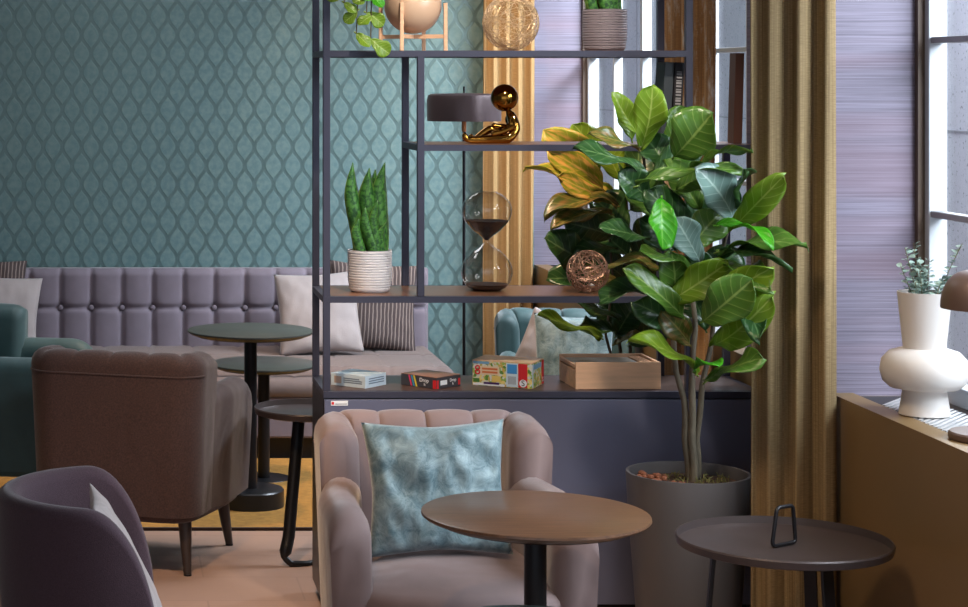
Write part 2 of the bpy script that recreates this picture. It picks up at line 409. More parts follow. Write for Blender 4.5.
def put_uv(o, uv):
    me = o.data; l = me.uv_layers.new(name='UVMap')
    for lp in me.loops: l.data[lp.index].uv = uv[lp.vertex_index]
curtain('curtain', [(1.735, 5.555), (1.932, 5.465)], 3, .030, curtain_mat('curtain_linen', (206, 178, 130), (128, 106, 74), .3), 'floor-length golden brown linen curtain beside the lilac pier, right of the potted fig', seed=3)
curtain('curtain', [(1.915, 6.50), (1.89, 7.06)], 5, .022, curtain_mat('curtain_sheer', (190, 150, 100), (130, 100, 70), .35, 200, (188, 180, 172)), 'brown curtain with silvery streaks hanging just right of the bookcase post', seed=5)
curtain('curtain', [(1.70, 9.33), (1.935, 9.38)], 4, .03, curtain_mat('curtain_gold', (226, 190, 134), (178, 140, 92), .3), 'bright golden curtain in the far corner beyond the shelves', seed=8)

# ------------------------------------------------------------------ bench
def grid_panel(xs, zs, f, flip=False):
    vs = [f(x, z) for z in zs for x in xs]; n = len(xs)
    return vs, [(j*n+i, j*n+i+1, (j+1)*n+i+1, (j+1)*n+i) for j in range(len(zs)-1) for i in range(n-1)]
def frange(a, b, n): return [a+(b-a)*i/n for i in range(n+1)]
bx0, bx1 = -1.3, 1.45
bench = thing('bench', 'long grey-mauve tufted wall bench with two rows of panels under the wallpaper', 'bench', (0, 9.0, 0))
def groove(d, w): return math.exp(-(d/w)**2)
SEAM0, PITCH = -.2246, .1397
def benchback(x, z):
    k = (x-SEAM0)/PITCH; dx = abs(k-round(k))*PITCH; zs = .566
    puff = .012*(1-min(1, (dx/(PITCH/2)))**0) 
    g = .016*groove(dx, .010)+.014*groove(z-zs, .010)
    g += .012*groove(math.hypot(dx, z-zs), .025)
    ex = min(x-bx0, bx1-x); ez = .742-z
    g += .03*max(0, 1-ex/.03)**2+.03*max(0, 1-ez/.03)**2
    g -= .010*math.sin(PI*min(1, dx/(PITCH/2)*.5+.5)) if False else 0
    bulge = .012*math.cos(PI*(dx/(PITCH/2)-1)/2)
    return (x, .30+.06*(z-.38)*.6+g-bulge, z)
b = MB()
b.add(*grid_panel(frange(bx0, bx1, 330), frange(.37, .742, 44), benchback))
b.box(bx0, bx1, .345, .44, .10, .738); b.build('backrest', M_bench, bench, smooth='all')
for i in range(-8, 12):
    x = SEAM0+i*PITCH
    if bx0+.05 < x < bx1-.03:
        bt = MB(); bt.sphere((x, .316, .566), .0125, 12, 8, sy=.6); bt.build('button', M_bench, bench, smooth=True)
def seat_top(x, y):
    k = (x-SEAM0)/(.2*1.0); dx = abs(k-round(k))*.2
    g = .007*groove(dx, .008)+.006*groove(y-.0, .008)
    e = min(x-bx0, bx1+.0-x, y+.40)
    z = .395-g-.035*max(0, 1-e/.035)**2
    return (x, y, z)
b = MB()
b.add(*grid_panel(frange(bx0, bx1, 240), frange(-.40, .34, 50), seat_top))
b.box(bx0+.0, bx1-.0, -.398, .34, .27, .362); b.build('seat', mat('bench_seat_fabric', (114, 100, 98), .85, 0, .14, 10, .25, 900, sheen=.2), bench, smooth='all')
b = MB(); b.box(bx0+.005, bx1-.005, -.392, .34, .095, .272); b.build('apron', M_bench, bench, bevel=.01)
b = MB(); b.box(bx0+.05, bx1-.05, -.34, .40, 0, .096); b.build('plinth', mat('plinth_black', (30, 28, 30), .6), bench)

# ------------------------------------------------------------------ pillows
def pillow(name, loc, wd, ht, th, m, label, rot=(0, 0, 0), seed=0, wr=.006, group=None, pinch=.07):
    N = 36; vs = []; uv = []; fs = []
    off = Vector((seed*7.3, seed*3.1, 0))
    for side in (-1, 1):
        for j in range(N+1):
            for i in range(N+1):
                u = -1+2*i/N; v = -1+2*j/N
                px = u*(1-pinch*(1-abs(v)**1.5)*abs(u)**3*1.0); pz = v*(1-pinch*(1-abs(u)**1.5)*abs(v)**3)
                t = ((1-u*u)*(1-v*v)); y = side*th/2*max(0, t)**.42
                w_ = noise.noise(Vector((u*2.2, v*2.2, side*3))+off)*wr+noise.noise(Vector((u*7, v*3, side))+off)*wr*.35
                rad = max(abs(u), abs(v)); cr = math.sin((math.atan2(v, u))*13+seed)*wr*.5*rad**4*(1-rad**12)
                vs.append((px*wd/2, y+side*(w_+cr)*min(1, t*4), pz*ht/2)); uv.append((u*.5+.5, v*.5+.5))
        o_ = 0 if side < 0 else (N+1)**2
        fs += [(o_+j*(N+1)+i, o_+j*(N+1)+i+1, o_+(j+1)*(N+1)+i+1, o_+(j+1)*(N+1)+i) for j in range(N) for i in range(N)]
    b = MB(); b.add(vs, fs); o = b.build(name, m, smooth='all'); put_uv(o, uv)
    bm = bmesh.new(); bm.from_mesh(o.data); bmesh.ops.remove_doubles(bm, verts=bm.verts, dist=.0004); bmesh.ops.recalc_face_normals(bm, faces=bm.faces); bm.to_mesh(o.data); bm.free()
    o.location = loc; o.rotation_euler = rot
    return tag(o, label, 'cushion', group)
M_str = stripe_mat()
R = math.radians
pillow('cushion', (1.175, 9.185, .585), .40, .40, .13, M_str, 'dark striped square cushion on the bench, right of the cream cushion', (R(-17), R(4), 0), 2)
pillow('cushion', (.92, 9.04, .572), .37, .37, .12, M_cream, 'pale cream cushion leaning on the bench behind the bookcase left posts', (R(-20), R(-3), 0), 3)
pillow('cushion', (-.57, 9.19, .60), .38, .40, .11, M_str, 'dark striped cushion at the left edge, behind the pale cushion', (R(-15), R(2), 0), 4)
pillow('cushion', (-.50, 9.03, .565), .38, .36, .12, M_cream, 'pale pink-grey cushion at the left edge of the bench', (R(-20), R(4), 0), 5)

# ------------------------------------------------------------------ armchairs
def shell(path, hf, tf, z0, taper=.0, K=9, zc=.74):
    """path: list of (x,y) outer line; hf, tf: height and thickness at fraction s"""
    n = len(path); pts = [Vector(p) for p in path]
    L = [0]
    for i in range(1, n): L.append(L[-1]+(pts[i]-pts[i-1]).length)
    T = L[-1]; vs = []; m = None
    for i, p in enumerate(pts):
        s = L[i]/T; d = pts[min(i+1, n-1)]-pts[max(i-1, 0)]; d.normalize(); nin = Vector((-d.y, d.x))
        h = hf(s, L[i], T); th = tf(s, L[i], T); r = th/2
        prof = [(0, z0), (0, z0+(h-r-z0)*.33), (0, z0+(h-r-z0)*.66), (0, h-r)]
        for k in range(1, K): a = PI*k/K; prof.append((r-r*math.cos(a), h-r+r*math.sin(a)))
        prof += [(th, h-r), (th, z0+(h-r-z0)*.66), (th, z0+(h-r-z0)*.33), (th, z0)]
        m = len(prof)
        for o, z in prof:
            q = p+nin*o; sc = 1-taper*(1-z/zc); vs.append((q.x*sc, q.y*(1-taper*.8*(1-z/zc)), z))
    fs = []
    for i in range(n-1):
        for k in range(m-1): fs.append((i*m+k, i*m+k+1, (i+1)*m+k+1, (i+1)*m+k))
        fs.append((i*m+m-1, i*m, (i+1)*m, (i+1)*m+m-1))
    fs.append(tuple(range(m))); fs.append(tuple((n-1)*m+k for k in range(m-1, -1, -1)))
    return vs, fs
def arc(cx, cy, r, a0, a1, n): return [(cx+r*math.cos(a0+(a1-a0)*i/n), cy+r*math.sin(a0+(a1-a0)*i/n)) for i in range(n+1)]
def endfade(l, T, e):
    d = min(l, T-l)
    return math.sqrt(max(0.02, 1-(1-min(1, d/e))**2))
def seat_cushion(hw, y0, y1, z0, z1, dome=.025, rnd=.05, bow=.03):
    N = 28; b = MB(); vs = []; rows = []
    prof = [(1-.02, z0), (1, z0+.015)] 
    rings = []
    def ring(sc, z, fac=1):
        out = []
        for k in range(64):
            a = 2*PI*k/64; c, s_ = math.cos(a), math.sin(a); e = 5
            q = (abs(c)**e+abs(s_)**e)**(-1/e)
            x = hw*q*c*sc; y = (y0+y1)/2+(y1-y0)/2*q*s_*sc
            if s_ < 0: y -= bow*math.cos(min(1, abs(x)/hw)*PI/2)*sc
            out.append((x, y, z))
        return out
    hs = z1-z0
    R_ = [(.97, z0), (1, z0+hs*.15), (1.0, z0+hs*.55), (.985, z0+hs*.78), (.955, z0+hs*.92), (.91, z1), (.8, z1+dome*.3), (.6, z1+dome*.62), (.35, z1+dome*.9), (.12, z1+dome)]
    for sc, z in R_: rings.append(ring(sc, z))
    for r in rings: vs += r
    fs = [(i*64+k, i*64+(k+1) % 64, (i+1)*64+(k+1) % 64, (i+1)*64+k) for i in range(len(rings)-1) for k in range(64)]
    fs.append(tuple(range(63, -1, -1))); fs.append(tuple((len(rings)-1)*64+k for k in range(64)))
    b.add(vs, fs); return b
def armchair(m, label, loc, rz, sx=1.0, sy=1.0, sz=1.0, wing=.09, msh=M_legwood, group=None):
    t = thing('armchair', label, 'armchair', loc, rz, group); t.scale = (sx, sy, sz)
    W, yb, r = .316, .335, .11
    def path():
        p = [(W, y) for y in frange(wing, yb-r, 12)][:-1]+arc(W-r, yb-r, r, 0, PI/2, 14)
        p += [(x, yb) for x in frange(W-r, -(W-r), 70)][1:-1]+arc(-(W-r), yb-r, r, PI/2, PI, 14)+[(-W, y) for y in frange(yb-r, wing, 12)][1:]
        return p
    pp = path(); T = sum((Vector(pp[i+1])-Vector(pp[i])).length for i in range(len(pp)-1))
    # channels: equally split on the inner back, wings one channel each
    side = yb-r-wing+PI*r/2*.7; nch = 4; cw = (T-2*side)/nch
    def chan(l):
        if l < side or l > T-side: return min(1, abs(l-side)/.05, abs(l-(T-side))/.05) if min(abs(l-side), abs(l-(T-side))) < .05 else 1
        f = ((l-side)/cw) % 1; return abs(math.sin(PI*f))**.3
    hf = lambda s, l, T_: .733+.011*chan(l)-(.022*(1-endfade(l, T, .05)))-.012*(abs(l/T-.5)*2)**4
    tf = lambda s, l, T_: (.095+.016*chan(l))*(.6+.4*endfade(l, T, .035))
    b = MB(); b.add(*shell(pp, hf, tf, .20, .10)); b.build('backrest', m, t, smooth=60)
    W = .335
    for sg in (1, -1):
        ap = [(sg*(W+.008-.028*min(1, max(0, (y+.05)/.16))), y) for y in (frange(-.335, .24, 36) if sg > 0 else frange(.24, -.335, 36))]
        def ah(s, l, T_):
            q = l if sg > 0 else T_-l
            return .605-.075*(1-math.sqrt(max(0, 1-(1-min(1, q/.10))**2)))
        def at_(s, l, T_):
            q = l if sg > 0 else T_-l
            return .112*(.62+.38*math.sqrt(max(0, 1-(1-min(1, q/.05))**2)))
        b = MB(); vs, fs = shell(ap, ah, at_, .20, .10); b.add(vs, fs); b.build('armrest', m, t, smooth=60)
    b = seat_cushion(.292, -.335, .25, .30, .385, .04, bow=.028); b.v = [(x, y, z+.028) for x, y, z in b.v]; b.build('seat', m, t, smooth='all')
    b = MB()
    ol = []
    for z, sc in ((.178, .86), (.185, .885), (.30, .91)):
        rg = []
        for k in range(64):
            a = 2*PI*k/64; c, s_ = math.cos(a), math.sin(a); q = (abs(c)**7+abs(s_)**7)**(-1/7)
            yy = .335*q*s_*sc*1.04; rg.append((W*q*c*sc*1.03*(1-.10*min(1, max(0, yy/.335+.3))), yy*(.97 if yy > 0 else 1), z))
        ol.append(rg)
    for rg in ol: b.v += rg
    b.f = [(i*64+k, i*64+(k+1) % 64, (i+1)*64+(k+1) % 64, (i+1)*64+k) for i in range(2) for k in range(64)]+[tuple(range(63, -1, -1)), tuple(128+k for k in range(64))]
    b.build('seat_base', m, t, smooth=50)
    # welt around the back just below the roll
    wl = [((p[0])*1.003*(1-.10*(1-.66/.74)), p[1]*1.003*(1-.08*(1-.66/.74)), .668) for p in pp[14:-14]]
    b = MB(); b.tube(wl, .0035, 6); b.build('piping', m, t, smooth=True)
    for x, y in ((-.24, -.24), (.24, -.24), (-.23, .21), (.23, .21)):
        b = MB(); ox, oy = x*.08, y*.14
        b.tube([(x, y, .185), (x+ox*.5, y+oy*.5, .09), (x+ox, y+oy, .004)], [.024, .019, .013], 16); g = b.build('leg', msh, t, smooth=True)
        b = MB(); b.lathe([(.014, 0), (.014, .006)], 16, (x+ox, y+oy, 0)); b.build('foot_glide', M_black, g)
    return t
armchair(M_taupe, 'taupe velvet channelled armchair facing forward, with a teal cushion in it', (.818, 5.05, 0), 0, .935)
armchair(M_brown, 'dark brown fabric armchair seen from behind, left of the tall pedestal table', (.095, 6.90, 0), R(180-19), .96, .90, .97)
armchair(M_teal, 'teal velvet armchair at the left edge, facing right behind the brown armchair', (-.43, 7.66, 0), R(80), wing=-.06)
armchair(M_teal, 'dark teal armchair seen through the bookcase, holding pale cushions', (1.655, 7.42, 0), R(-8), .80)
pillow('cushion', (.795, 4.99, .607), .350, .325, .12, velvet_cushion(), 'crushed teal velvet cushion standing in the taupe armchair', (R(-14), R(-1.5), 0), 6, .022, pinch=.10)
pillow('cushion', (1.645, 7.27, .60), .28, .34, .09, MATS.get('x') or velvet_cushion(), 'pale teal velvet cushion in the dark teal armchair behind the shelves', (R(-15), R(2), R(-6)), 7)
pillow('cushion', (1.56, 7.40, .625), .17, .27, .05, M_cream, 'white cushion tucked behind the pale teal one in the dark teal armchair', (R(-10), R(24), R(-6)), 8)
# purple tub chair
def tub():
    t = thing('tub_chair', 'plum wool tub chair in the lower left corner, facing right', 'armchair', (.045, 4.42, 0), R(90))
    W = .27; r = .25
    pp = [(W, y) for y in frange(-.06, .02, 10)][:-1]+arc(0, .02, W, 0, PI, 60)+[(-W, y) for y in frange(.02, -.06, 10)][1:]
    def hf(s, l, T):
        d = min(l, T-l)/(T/2)
        x = min(1, d/.35); return .42+.305*(1-(1-x)**2.4)**.62
    tf = lambda s, l, T: .052*(.5+.5*endfade(l, T, .05))
    b = MB(); b.add(*shell(pp, hf, tf, .16, .10)); b.build('shell', M_purple, t, smooth=60)
    b = seat_cushion(.205, -.16, .22, .30, .40, .02); b.build('seat', M_purple, t, smooth='all')
    b = MB(); b.lathe([(.20, .16), (.235, .17), (.24, .31)], 48, (0, -.02, 0), sy=1.05); b.build('seat_base', M_purple, t, smooth=40)
    for x, y in ((-.15, -.14), (.15, -.14), (-.14, .14), (.14, .14)):
        b = MB(); b.tube([(x, y, .17), (x*1.1, y*1.12, 0)], [.02, .012], 14); b.build('leg', M_legwood, t, smooth=True)
tub()
pillow('cushion', (.035, 4.41, .566), .27, .32, .055, M_cream, 'cream cushion tucked inside the plum tub chair', (R(-28), 0, R(92)), 9)

# ------------------------------------------------------------------ tables
def pedestal(label, loc, h, rt, rb, hb, wood, rp=.024, group='pedestal'):
    t = thing('pedestal_table', label, 'table', loc)
    b = MB(); b.lathe([(rt-.035, h-.022), (rt-.006, h-.011), (rt, h-.006), (rt-.001, h-.001), (rt-.003, h)], 96); b.build('tabletop', wood, t, smooth=30)
    b = MB(); b.lathe([(rt*.5, h-.030), (rt-.034, h-.0225)], 64); b.build('underside_plate', M_black, t, smooth=30)
    b = MB(); b.lathe([(rp, hb-.002), (rp, h-.029)], 32); b.build('pole', M_black, t, smooth=30)
    b = MB(); b.lathe([(rb, 0), (rb, hb-.006), (rb-.004, hb-.001), (rb-.01, hb)], 64); b.build('base', M_black, t, smooth=30)
pedestal('tall round wood-topped pedestal table in front of the taupe armchair', (.917, 4.42, 0), .667, .244, .125, .07, M_tablewood)
pedestal('low round dark table, only its rim showing at the bottom edge', (.85, 4.10, 0), .50, .20, .112, .012, M_tabledark)
pedestal('tall round dark-topped pedestal table with drum base on the mustard rug', (.526, 7.67, 0), .665, .236, .125, .075, M_tabledark)
pedestal('lower round dark-topped table behind the tall pedestal table near the bench', (.615, 8.2, 0), .468, .215, .112, .012, M_tabledark)
def ctray(label, loc, h, r, rz, handle=True):
    t = thing('tray_table', label, 'table', loc, rz)
    M_tray = mat('tray_brown', (74, 65, 65), .4, .25, .08)
    b = MB(); b.lathe([(r-.02, h-.026), (r-.004, h-.021), (r, h-.004), (r-.002, h), (r-.005, h), (r-.008, h-.018), (r-.016, h-.022)], 96); b.build('tray', M_tray, t, smooth=30)
    if handle:
        b = MB(); k = h-.022
        pts = []
        cs = [(-.042, k+.006), (.044, k+.006), (.034, k+.098), (-.024, k+.098)]
        for i in range(4):
            p, q, n_ = Vector(cs[i-1]), Vector(cs[i]), Vector(cs[(i+1) % 4]); a = q+(p-q).normalized()*.012; c = q+(n_-q).normalized()*.012
            for u in (0, .33, .66, 1): w_ = a*(1-u)**2+q*2*u*(1-u)+c*u*u; pts.append((w_.x, 0, w_.y))
        ho = MB(); ho.tube(pts, .005, 10, closed=True); ho.build('handle', M_black, t, smooth=True)
    return t
t = ctray('round brown tray side table with wire handle, in front of the grey planter', (1.656, 5.04, 0), .475, .258, R(32))
for a in (-104, 140, 18):
    a = R(a); ca, sa = math.cos(a), math.sin(a)
    b = MB(); p0 = Vector((ca*.165, sa*.165, .446)); p1 = Vector((ca*.205, sa*.205, .0)); d = (p1-p0)/2
    b.obox((p0+p1)/2, d, Vector((-sa, ca, 0))*.016, Vector((ca, sa, .2)).normalized()*.005); b.build('leg', M_black, t, bevel=.002)
t = ctray('small dark tray side table with bent flat-bar leg, left of the bookcase', (.665, 6.9, 0), .50, .18, 0, False)
b = MB(); pts = [(-.03, -.02, .472), (-.075, -.13, .09), (-.092, -.155, .03), (-.07, -.16, .009), (-.02, -.15, .006), (.13, -.06, .006), (.15, .02, .006), (.15, .10, .006), (.13, .13, .02), (.08, .08, .472)]
pts = [Vector(p) for p in pts]; sm = []
for i in range(len(pts)-1):
    for u in (0, .25, .5, .75): sm.append(pts[i].lerp(pts[i+1], u))
sm.append(pts[-1]); b.tube(sm, [.021]*8+[.011]*(len(sm)-8), 10); b.v = [(x, y, max(z, .001)) for x, y, z in b.v]; b.build('leg', M_black, t, smooth=True)

# rug
b = MB(); b.box(-2.2, 1.3, 7.29, 8.62, .0, .010); rug = tag(b.build('rug', mat('mustard_rug', (176, 128, 58), .95, 0, .3, 40, .8, 300, bdist=.004)), 'mustard yellow flat rug under the tall pedestal table and bench', 'rug')
b = MB(); b.box(-2.2, 1.3, 7.275, 7.29, .0, .0105); b.build('rug_edge', mat('rug_edge_dark', (58, 42, 34), .9), rug)

# ------------------------------------------------------------------ bookcase
bc = thing('bookcase', 'tall open anthracite metal bookcase with closed cabinet base', 'bookcase', (0, 6.09, 0))
Y0, Y1 = 0.0, .335
def post(x, y, z0, z1, w_=.021): b = MB(); b.box(x-w_/2, x+w_/2, y, y+w_, z0, z1); b.build('post', M_metal, bc, bevel=.0015)
Z0, Z1, Z2, Z3, Z4 = .675, .957, 1.408, 1.688, 2.15
for x in (.644, 1.722): post(x, Y0, Z0, 2.6); post(x, Y1-.021, Z0, 2.6)
post(.924, Y0, Z1, Z3-.018); post(.924, Y1-.021, Z1, Z3-.018)
post(1.928, Y0, Z0, Z2); post(1.928, Y1-.021, Z0, Z2)
def shelf(xa, xb, z):
    b = MB(); e = .0005; b.box(xa, xb, Y0-e, Y0+.0205, z-.019, z-e); b.box(xa, xb, Y1-.0205, Y1+e, z-.019, z-e); b.box(xa-e, xa+.0205, Y0+.0205, Y1-.0205, z-.019, z-e); b.box(xb-.0205, xb+e, Y0+.0205, Y1-.0205, z-.019, z-e)
    fr = b.build('shelf', M_metal, bc)
    b = MB(); b.box(xa+.021, xb-.021, Y0+.021, Y1-.021, z-.012, z); b.build('shelf_board', M_shelf, fr)
shelf(.634, 1.732, Z1); shelf(.914, 1.938, Z2); shelf(.634, 1.732, Z3); shelf(.634, 1.732, Z4); shelf(.634, 1.732, 2.6)
b = MB(); b.box(.634, 1.938, Y0-.001, Y1+.001, Z0-.02, Z0-.0005); o = b.build('cabinet_top', M_metal, bc, bevel=.001)
b = MB(); b.box(.655, 1.917, Y0+.021, Y1-.02, Z0-.003, Z0); b.build('shelf_board', mat('cabinet_board', (84, 64, 58), .38, 0, .2, 5, stretch=(1, 14, 14)), o)
b = MB(); b.box(.634, 1.938, Y0+.004, Y1-.003, .04, Z0-.0215); cbx = b.build('cabinet_body', M_black, bc)
b = MB(); b.box(.636, 1.936, Y0-.013, Y0+.003, .045, Z0-.0235); b.build('cabinet_front', M_cab, cbx, bevel=.001)
b = MB(); b.box(.65, 1.90, Y0+.03, Y1-.03, 0, .041); b.build('plinth', M_black, bc)
b = MB(); b.box(.655, .705, Y0-.0145, Y0-.0131, .635, .649); lb = b.build('maker_label', M_whitep, bc)
b = MB(); b.box(.657, .664, Y0-.0152, Y0-.0146, .638, .646); b.build('label_logo', M_red, lb)
b = MB(); b.box(.668, .703, Y0-.0152, Y0-.0146, .6385, .641); b.build('label_line', mat('print_grey', (150, 150, 156), .5), lb)

# items: local coordinates, world depth
def ribbed_pot(r, h, rn=15):
    p = [(r*.80, 0), (r*.90, .006)]
    n = rn
    for i in range(n):
        z = .008+(h-.010)*i/n; dz = (h-.010)/n; rr = r*(.93+.07*min(1, i/4))
        p += [(rr-.0022, z), (rr, z+dz*.25), (rr, z+dz*.65), (rr-.0022, z+dz*.95)]
    p += [(r-.001, h), (r-.007, h), (r-.009, h-.03), (r*.7, h-.032)]
    return p
def snake_plant(loc, label, col, blades, seed):
    rnd = random.Random(seed)
    t = thing('snake_plant', label, 'potted plant', loc)
    b = MB(); b.lathe(ribbed_pot(.0675, .127), 64); p = b.build('pot', col, t, smooth=35)
    b = MB(); b.lathe([(.02, .098), (.056, .099), (.02, .104)], 32); b.build('soil', M_soil, p)
    for (x, y, hh, wd, lean, yaw) in blades:
        hh *= 1.12; wd *= 1.25
        b = MB(); n = 16; vs = []
        for i in range(n+1):
            s = i/n; w_ = wd*(.55+.75*math.sin(PI*min(1, s*.62+.12)))*(1 if s < .6 else max(.03, 1-((s-.6)/.4)**1.8))*.75
            c = Vector((x+lean*s*s+.006*math.sin(s*5+seed), y, .09+hh*s)); tw = yaw+.5*s
            d = Vector((math.cos(tw), math.sin(tw), 0)); nn = Vector((-d.y, d.x, 0))
            for u in (-1, -.5, 0, .5, 1): vs.append(c+d*u*w_/2+nn*(.35*w_*(abs(u)**1.6)))
        fs = [(i*5+k, i*5+k+1, (i+1)*5+k+1, (i+1)*5+k) for i in range(n) for k in range(4)]
        b.add(vs, fs); o = b.build('leaf', M_snake, t, smooth='all', solid=.003); put_uv(o, [((k-2)/2, i/n) for i in range(n+1) for k in range(5)])
def snake_mat():
    m = bpy.data.materials.new('snake_leaf'); m.use_nodes = True; t = NT(m); b = t.n['Principled BSDF']
    uv = t.node('ShaderNodeUVMap'); mp = t.node('ShaderNodeMapping'); mp.inputs['Scale'].default_value = (1.2, 12, 1); t.l.new(uv.outputs[0], mp.inputs[0])
    n = t.noise(1.4, mp.outputs[0], 4, .6, .4); sp = t.node('ShaderNodeSeparateXYZ'); t.l.new(uv.outputs[0], sp.inputs[0])
    c = t.mix(t.ramp(n, .42, .58), lin((36, 80, 38)), lin((84, 140, 62)))
    e = t.ramp(t.math('ABSOLUTE', sp.outputs[0]), .86, .97); c = t.mix(t.math('MULTIPLY', e, .6), c, lin((150, 170, 80)))
    t.l.new(c, b.inputs['Base Color']); b.inputs['Roughness'].default_value = .35; return m
M_snake = snake_mat()
bl = [(-.032, .0, .27, .044, -.018, .1), (.0, -.006, .255, .042, .0, -.3), (.030, .0, .27, .044, .018, -.15), (-.014, .022, .235, .034, .006, .6), (.020, .024, .25, .034, .002, -.6),
      (-.028, -.02, .12, .034, -.004, .2), (.006, -.026, .15, .036, -.022, -.2), (.034, -.016, .11, .03, .018, .3), (.018, -.024, .17, .03, .006, .1)]
M_potw = mat('grey_white_ceramic', (220, 218, 222), .55, 0, .05)
snake_plant((.79, 6.235, Z1), 'snake plant in a ribbed white pot on the middle shelf, left', M_potw, bl, 1)
snake_plant((1.508, 6.25, Z3), 'snake plant in a ribbed grey pot on the upper shelf, right', mat('grey_ceramic', (134, 124, 130), .5, 0, .05), [(x, y, h_*.9, w_, l, a) for x, y, h_, w_, l, a in bl], 2)

def wire_ball(loc, r, n, wr, m, label, seed):
    rnd = random.Random(seed); b = MB()
    for i in range(n):
        ax = Vector((rnd.gauss(0, 1), rnd.gauss(0, 1), rnd.gauss(0, 1))).normalized(); u = ax.orthogonal().normalized(); v = ax.cross(u)
        off = rnd.uniform(-.55, .55)*r; rr = math.sqrt(r*r-off*off)
        b.tube([ax*off+(u*math.cos(a)+v*math.sin(a))*rr for a in [2*PI*k/36 for k in range(36)]], wr, 5, closed=True)
    o = b.build('wire_ball', m, smooth=True, loc=loc); return tag(o, label, 'ornament')
wire_ball((1.222, 6.25, Z3+.0865), .085, 52, .0009, mat('gold_wire', (214, 184, 146), .4, .5), 'large pale gold wire ball on the upper shelf', 1)
wire_ball((1.445, 6.20, Z1+.0645), .063, 34, .0012, mat('copper_wire', (168, 130, 108), .4, .6), 'small copper wire ball on the middle shelf against the dark leaves', 2)

# hourglass
hg = thing('hourglass', 'large glass hourglass with dark sand on the middle shelf', 'hourglass', (1.152, 6.27, Z1))
HB = .302
def hgr(s):  # radius by fraction of height
    pts = [(0, .040), (.03, .058), (.10, .073), (.20, .078), (.30, .068), (.40, .042), (.46, .016), (.495, .0065), (.505, .0065), (.54, .016), (.60, .040), (.70, .066), (.80, .0755), (.89, .070), (.96, .052), (1.0, .030)]
    for i in range(len(pts)-1):
        if pts[i][0] <= s <= pts[i+1][0]:
            f = (s-pts[i][0])/(pts[i+1][0]-pts[i][0])
            p0 = pts[max(i-1, 0)][1]; p1 = pts[i][1]; p2 = pts[i+1][1]; p3 = pts[min(i+2, len(pts)-1)][1]
            return .5*((2*p1)+(-p0+p2)*f+(2*p0-5*p1+4*p2-p3)*f*f+(-p0+3*p1-3*p2+p3)*f**3)
    return pts[-1][1]
b = MB(); b.lathe([(hgr(i/70), HB*i/70) for i in range(71)], 64); b.build('glass', M_blown, hg, smooth='all')
msand = mat('dark_sand', (40, 24, 24), .8, 0, .4, 200, .5, 600)
b = MB(); b.lathe([(hgr(.508+.20*i/20)-.0015, HB*(.508+.20*i/20)) for i in range(21)]+[(.03, HB*.700), (.004, HB*.695)], 48); b.build('sand', msand, hg, smooth=50)
b = MB(); b.lathe([(hgr(.006+.06*i/8)-.002, HB*(.006+.06*i/8)) for i in range(9)]+[(.03, HB*.076), (.004, HB*.082)], 48); b.build('sand', msand, hg, smooth=50)

# terracotta-cream globe on wooden stand
vs_ = thing('globe_vase', 'round peach-cream globe vase in a pale wooden stand on the upper shelf', 'vase', (.922, 6.24, Z3))
b = MB(); b.sphere((0, 0, .139), .0865, 48, 32); b.build('vase_body', mat('peach_glaze', (214, 180, 152), .32, 0, .06), vs_, smooth=True)
for (x, y) in ((-.045, -.078), (.092, -.045), (.045, .078), (-.092, .045)):
    b = MB(); b.box(x-.0055, x+.0055, y-.0055, y+.0055, 0, .145); b.build('stand_leg', M_oak, vs_, bevel=.001)
b = MB(); b.obox((0, 0, .044), Vector((.045, .078, 0))*.97, Vector((-.87, .5, 0))*.0045, (0, 0, .006)); b.obox((0, 0, .044), Vector((.092, -.045, 0))*.97, Vector((.44, .9, 0))*.0045, (0, 0, .006)); b.build('cross_bar', M_oak, vs_)

# gold seated figurine
fg = thing('figurine', 'shiny gold seated figurine with round head and outstretched legs', 'figurine', (1.213, 6.22, Z2))
def skin(name, chain, m, parent, root=0, sub=2):
    me = bpy.data.meshes.new(name); vs = [c[0] for c in chain['v']]; me.from_pydata(vs, chain['e'], []); me.materials.append(m)
    o = bpy.data.objects.new(name, me); C.objects.link(o); o.parent = parent
    md = o.modifiers.new('skin', 'SKIN'); md.use_smooth_shade = True
    for i, c in enumerate(chain['v']): me.skin_vertices[0].data[i].radius = (c[1], c[1]); me.skin_vertices[0].data[i].use_root = (i == root)
    md2 = o.modifiers.new('sub', 'SUBSURF'); md2.levels = sub; md2.render_levels = sub
    return o
V = [((.014, 0, .020), .014), ((.018, 0, .046), .011), ((.012, 0, .072), .0105), ((.0, 0, .090), .006), ((-.008, 0, .102), .005),   # 0-4 torso, neck
     ((-.005, -.014, .014), .011), ((-.07, -.018, .012), .009), ((-.128, -.018, .010), .007), ((-.138, -.018, .016), .007), ((-.143, -.018, .034), .006),  # near leg, foot
     ((-.005, .014, .018), .011), ((-.055, .020, .046), .009), ((-.100, .022, .012), .007), ((-.112, .022, .014), .007), ((-.118, .022, .028), .005),  # far leg bent
     ((.010, -.018, .078), .006), ((.012, -.028, .052), .0045), ((-.030, -.024, .034), .005), ((-.062, -.020, .028), .0055),   # near arm
     ((.004, .018, .072), .007), ((.0, .028, .050), .0055), ((-.035, .022, .052), .005), ((-.052, .020, .056), .0055)]
E = [(0, 1), (1, 2), (2, 3), (3, 4), (0, 5), (5, 6), (6, 7), (7, 8), (8, 9), (0, 10), (10, 11), (11, 12), (12, 13), (13, 14), (2, 15), (15, 16), (16, 17), (17, 18), (2, 19), (19, 20), (20, 21), (21, 22)]
V = [(p, q*(2.0 if i < 4 else 1.6)) for i, (p, q) in enumerate(V)]
skin('body', {'v': V, 'e': E}, M_gold, fg)
b = MB(); b.sphere((-.016, 0, .138), .0415, 40, 28); b.build('head', M_gold, fg, smooth=True)

